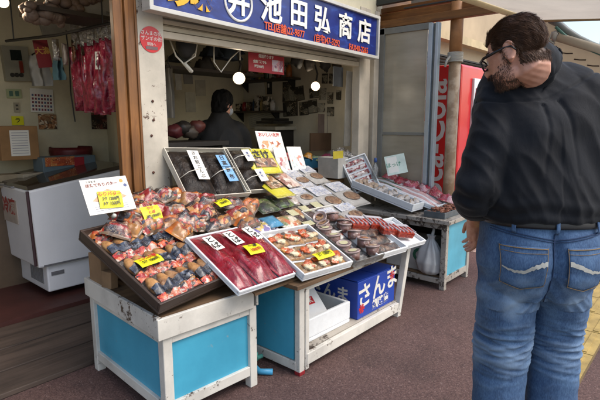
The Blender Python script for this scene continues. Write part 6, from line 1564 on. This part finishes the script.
KEEP = put(fuse(b, .0055, 3), 'person', SKIN, None, Matrix.Translation(O2)); tag(KEEP, 'shopkeeper in a black jacket and white mask seated inside the shop, back turned', 'person')
JK = plain('jacket_black', '#060607', .75, .3, 8, .3, 40)
g = G(); loft(g, [(.55,.21,.17,0,0,aK),(.75,.215,.17,0,0,aK),(zz-.25,.225,.165,0,0,aK),(zz-.10,.205,.135,0,-.005,aK),(zz-.0,.13,.10,0,-.01,aK),(zz+.06,.085,.082,0,-.005,aK),(zz+.085,.080,.078,0,0,aK)], 36, 5)
for s in (1,-1): limb(g, [pk_(s*.13,0,zz-.06,.075),pk_(s*.20,0,zz-.10,.082),pk_(s*.24,.03,zz-.22,.078),pk_(s*.262,.06,zz-.33,.07),pk_(s*.215,.24,zz-.36,.055)], 16, 4)
m_ = fuse(g, .011, 3); displace(m_, lambda p, n: .009*(1-abs(noise.noise(Vector((p.x*7, p.y*7, p.z*5))))*2.4)); put(m_, 'jacket', JK, KEEP)
g = G(); loft(g, [(.47,.19,.16,0,0,aK),(.62,.195,.16,0,0,aK)], 28, 3)
for s in (1,-1): limb(g, [pk_(s*.10,0,.55,.11),pk_(s*.14,.40,.53,.085),pk_(s*.14,.42,.30,.075),pk_(s*.14,.40,.10,.07)], 14, 4)
put(fuse(g, .012, 3), 'trousers', JK, KEEP)
g = G(); g.ell(MK @ Vector((-.012,0,.045)), (.108,.087,.096), 20, 12, 0, MK.to_3x3()); g.ell(MK @ Vector((-.034,0,-.01)), (.088,.083,.105), 18, 12, 0, MK.to_3x3()); g.ell(MK @ Vector((-.06,0,-.07)), (.055,.066,.06), 16, 10, 0, MK.to_3x3()); hm_ = fuse(g, .006, 2); displace(hm_, lambda p, n: .010*(1-abs(noise.noise(Vector((p.x*30, p.y*30, p.z*12))))*2.5)); put(hm_, 'hair', plain('hair_black', '#070606', .8, .3, 20, spec=.2), KEEP)
g = G(); g.ell(MK @ Vector((-.005,0,.075)), (.112,.092,.075), 20, 12, 0, MK.to_3x3()); g.ell(MK @ Vector((.10,0,.055)), (.055,.07,.010), 16, 8, 0, MK.to_3x3()); pass
g = G(); g.ell(MK @ Vector((.062,0,-.060)), (.055,.062,.050), 16, 10, 0, MK.to_3x3())
for s in (1,-1): g.tube([MK @ Vector(q) for q in ((.07,s*.060,-.045),(.03,s*.078,-.03),(-.01,s*.084,-.02))], .004, 6)
put(fuse(g, .006, 2), 'mask', plain('mask_white', '#b0b3b6', .7), KEEP)
st = thing('stool', 'round stool under the seated shopkeeper', 'stool', loc(O2.x,O2.y,.04))
G().lathe([(.17,.40),(.18,.42),(.17,.44)],24).build('seat', plain('cab_dark', '#2a2520'), st)
for a in range(4): g = G(); g.tube([(.12*math.cos(a*PI/2),.12*math.sin(a*PI/2),.40),(.16*math.cos(a*PI/2),.16*math.sin(a*PI/2),0)], .014, 8); g.build('leg', plain('cab_dark', '#2a2520'), st)
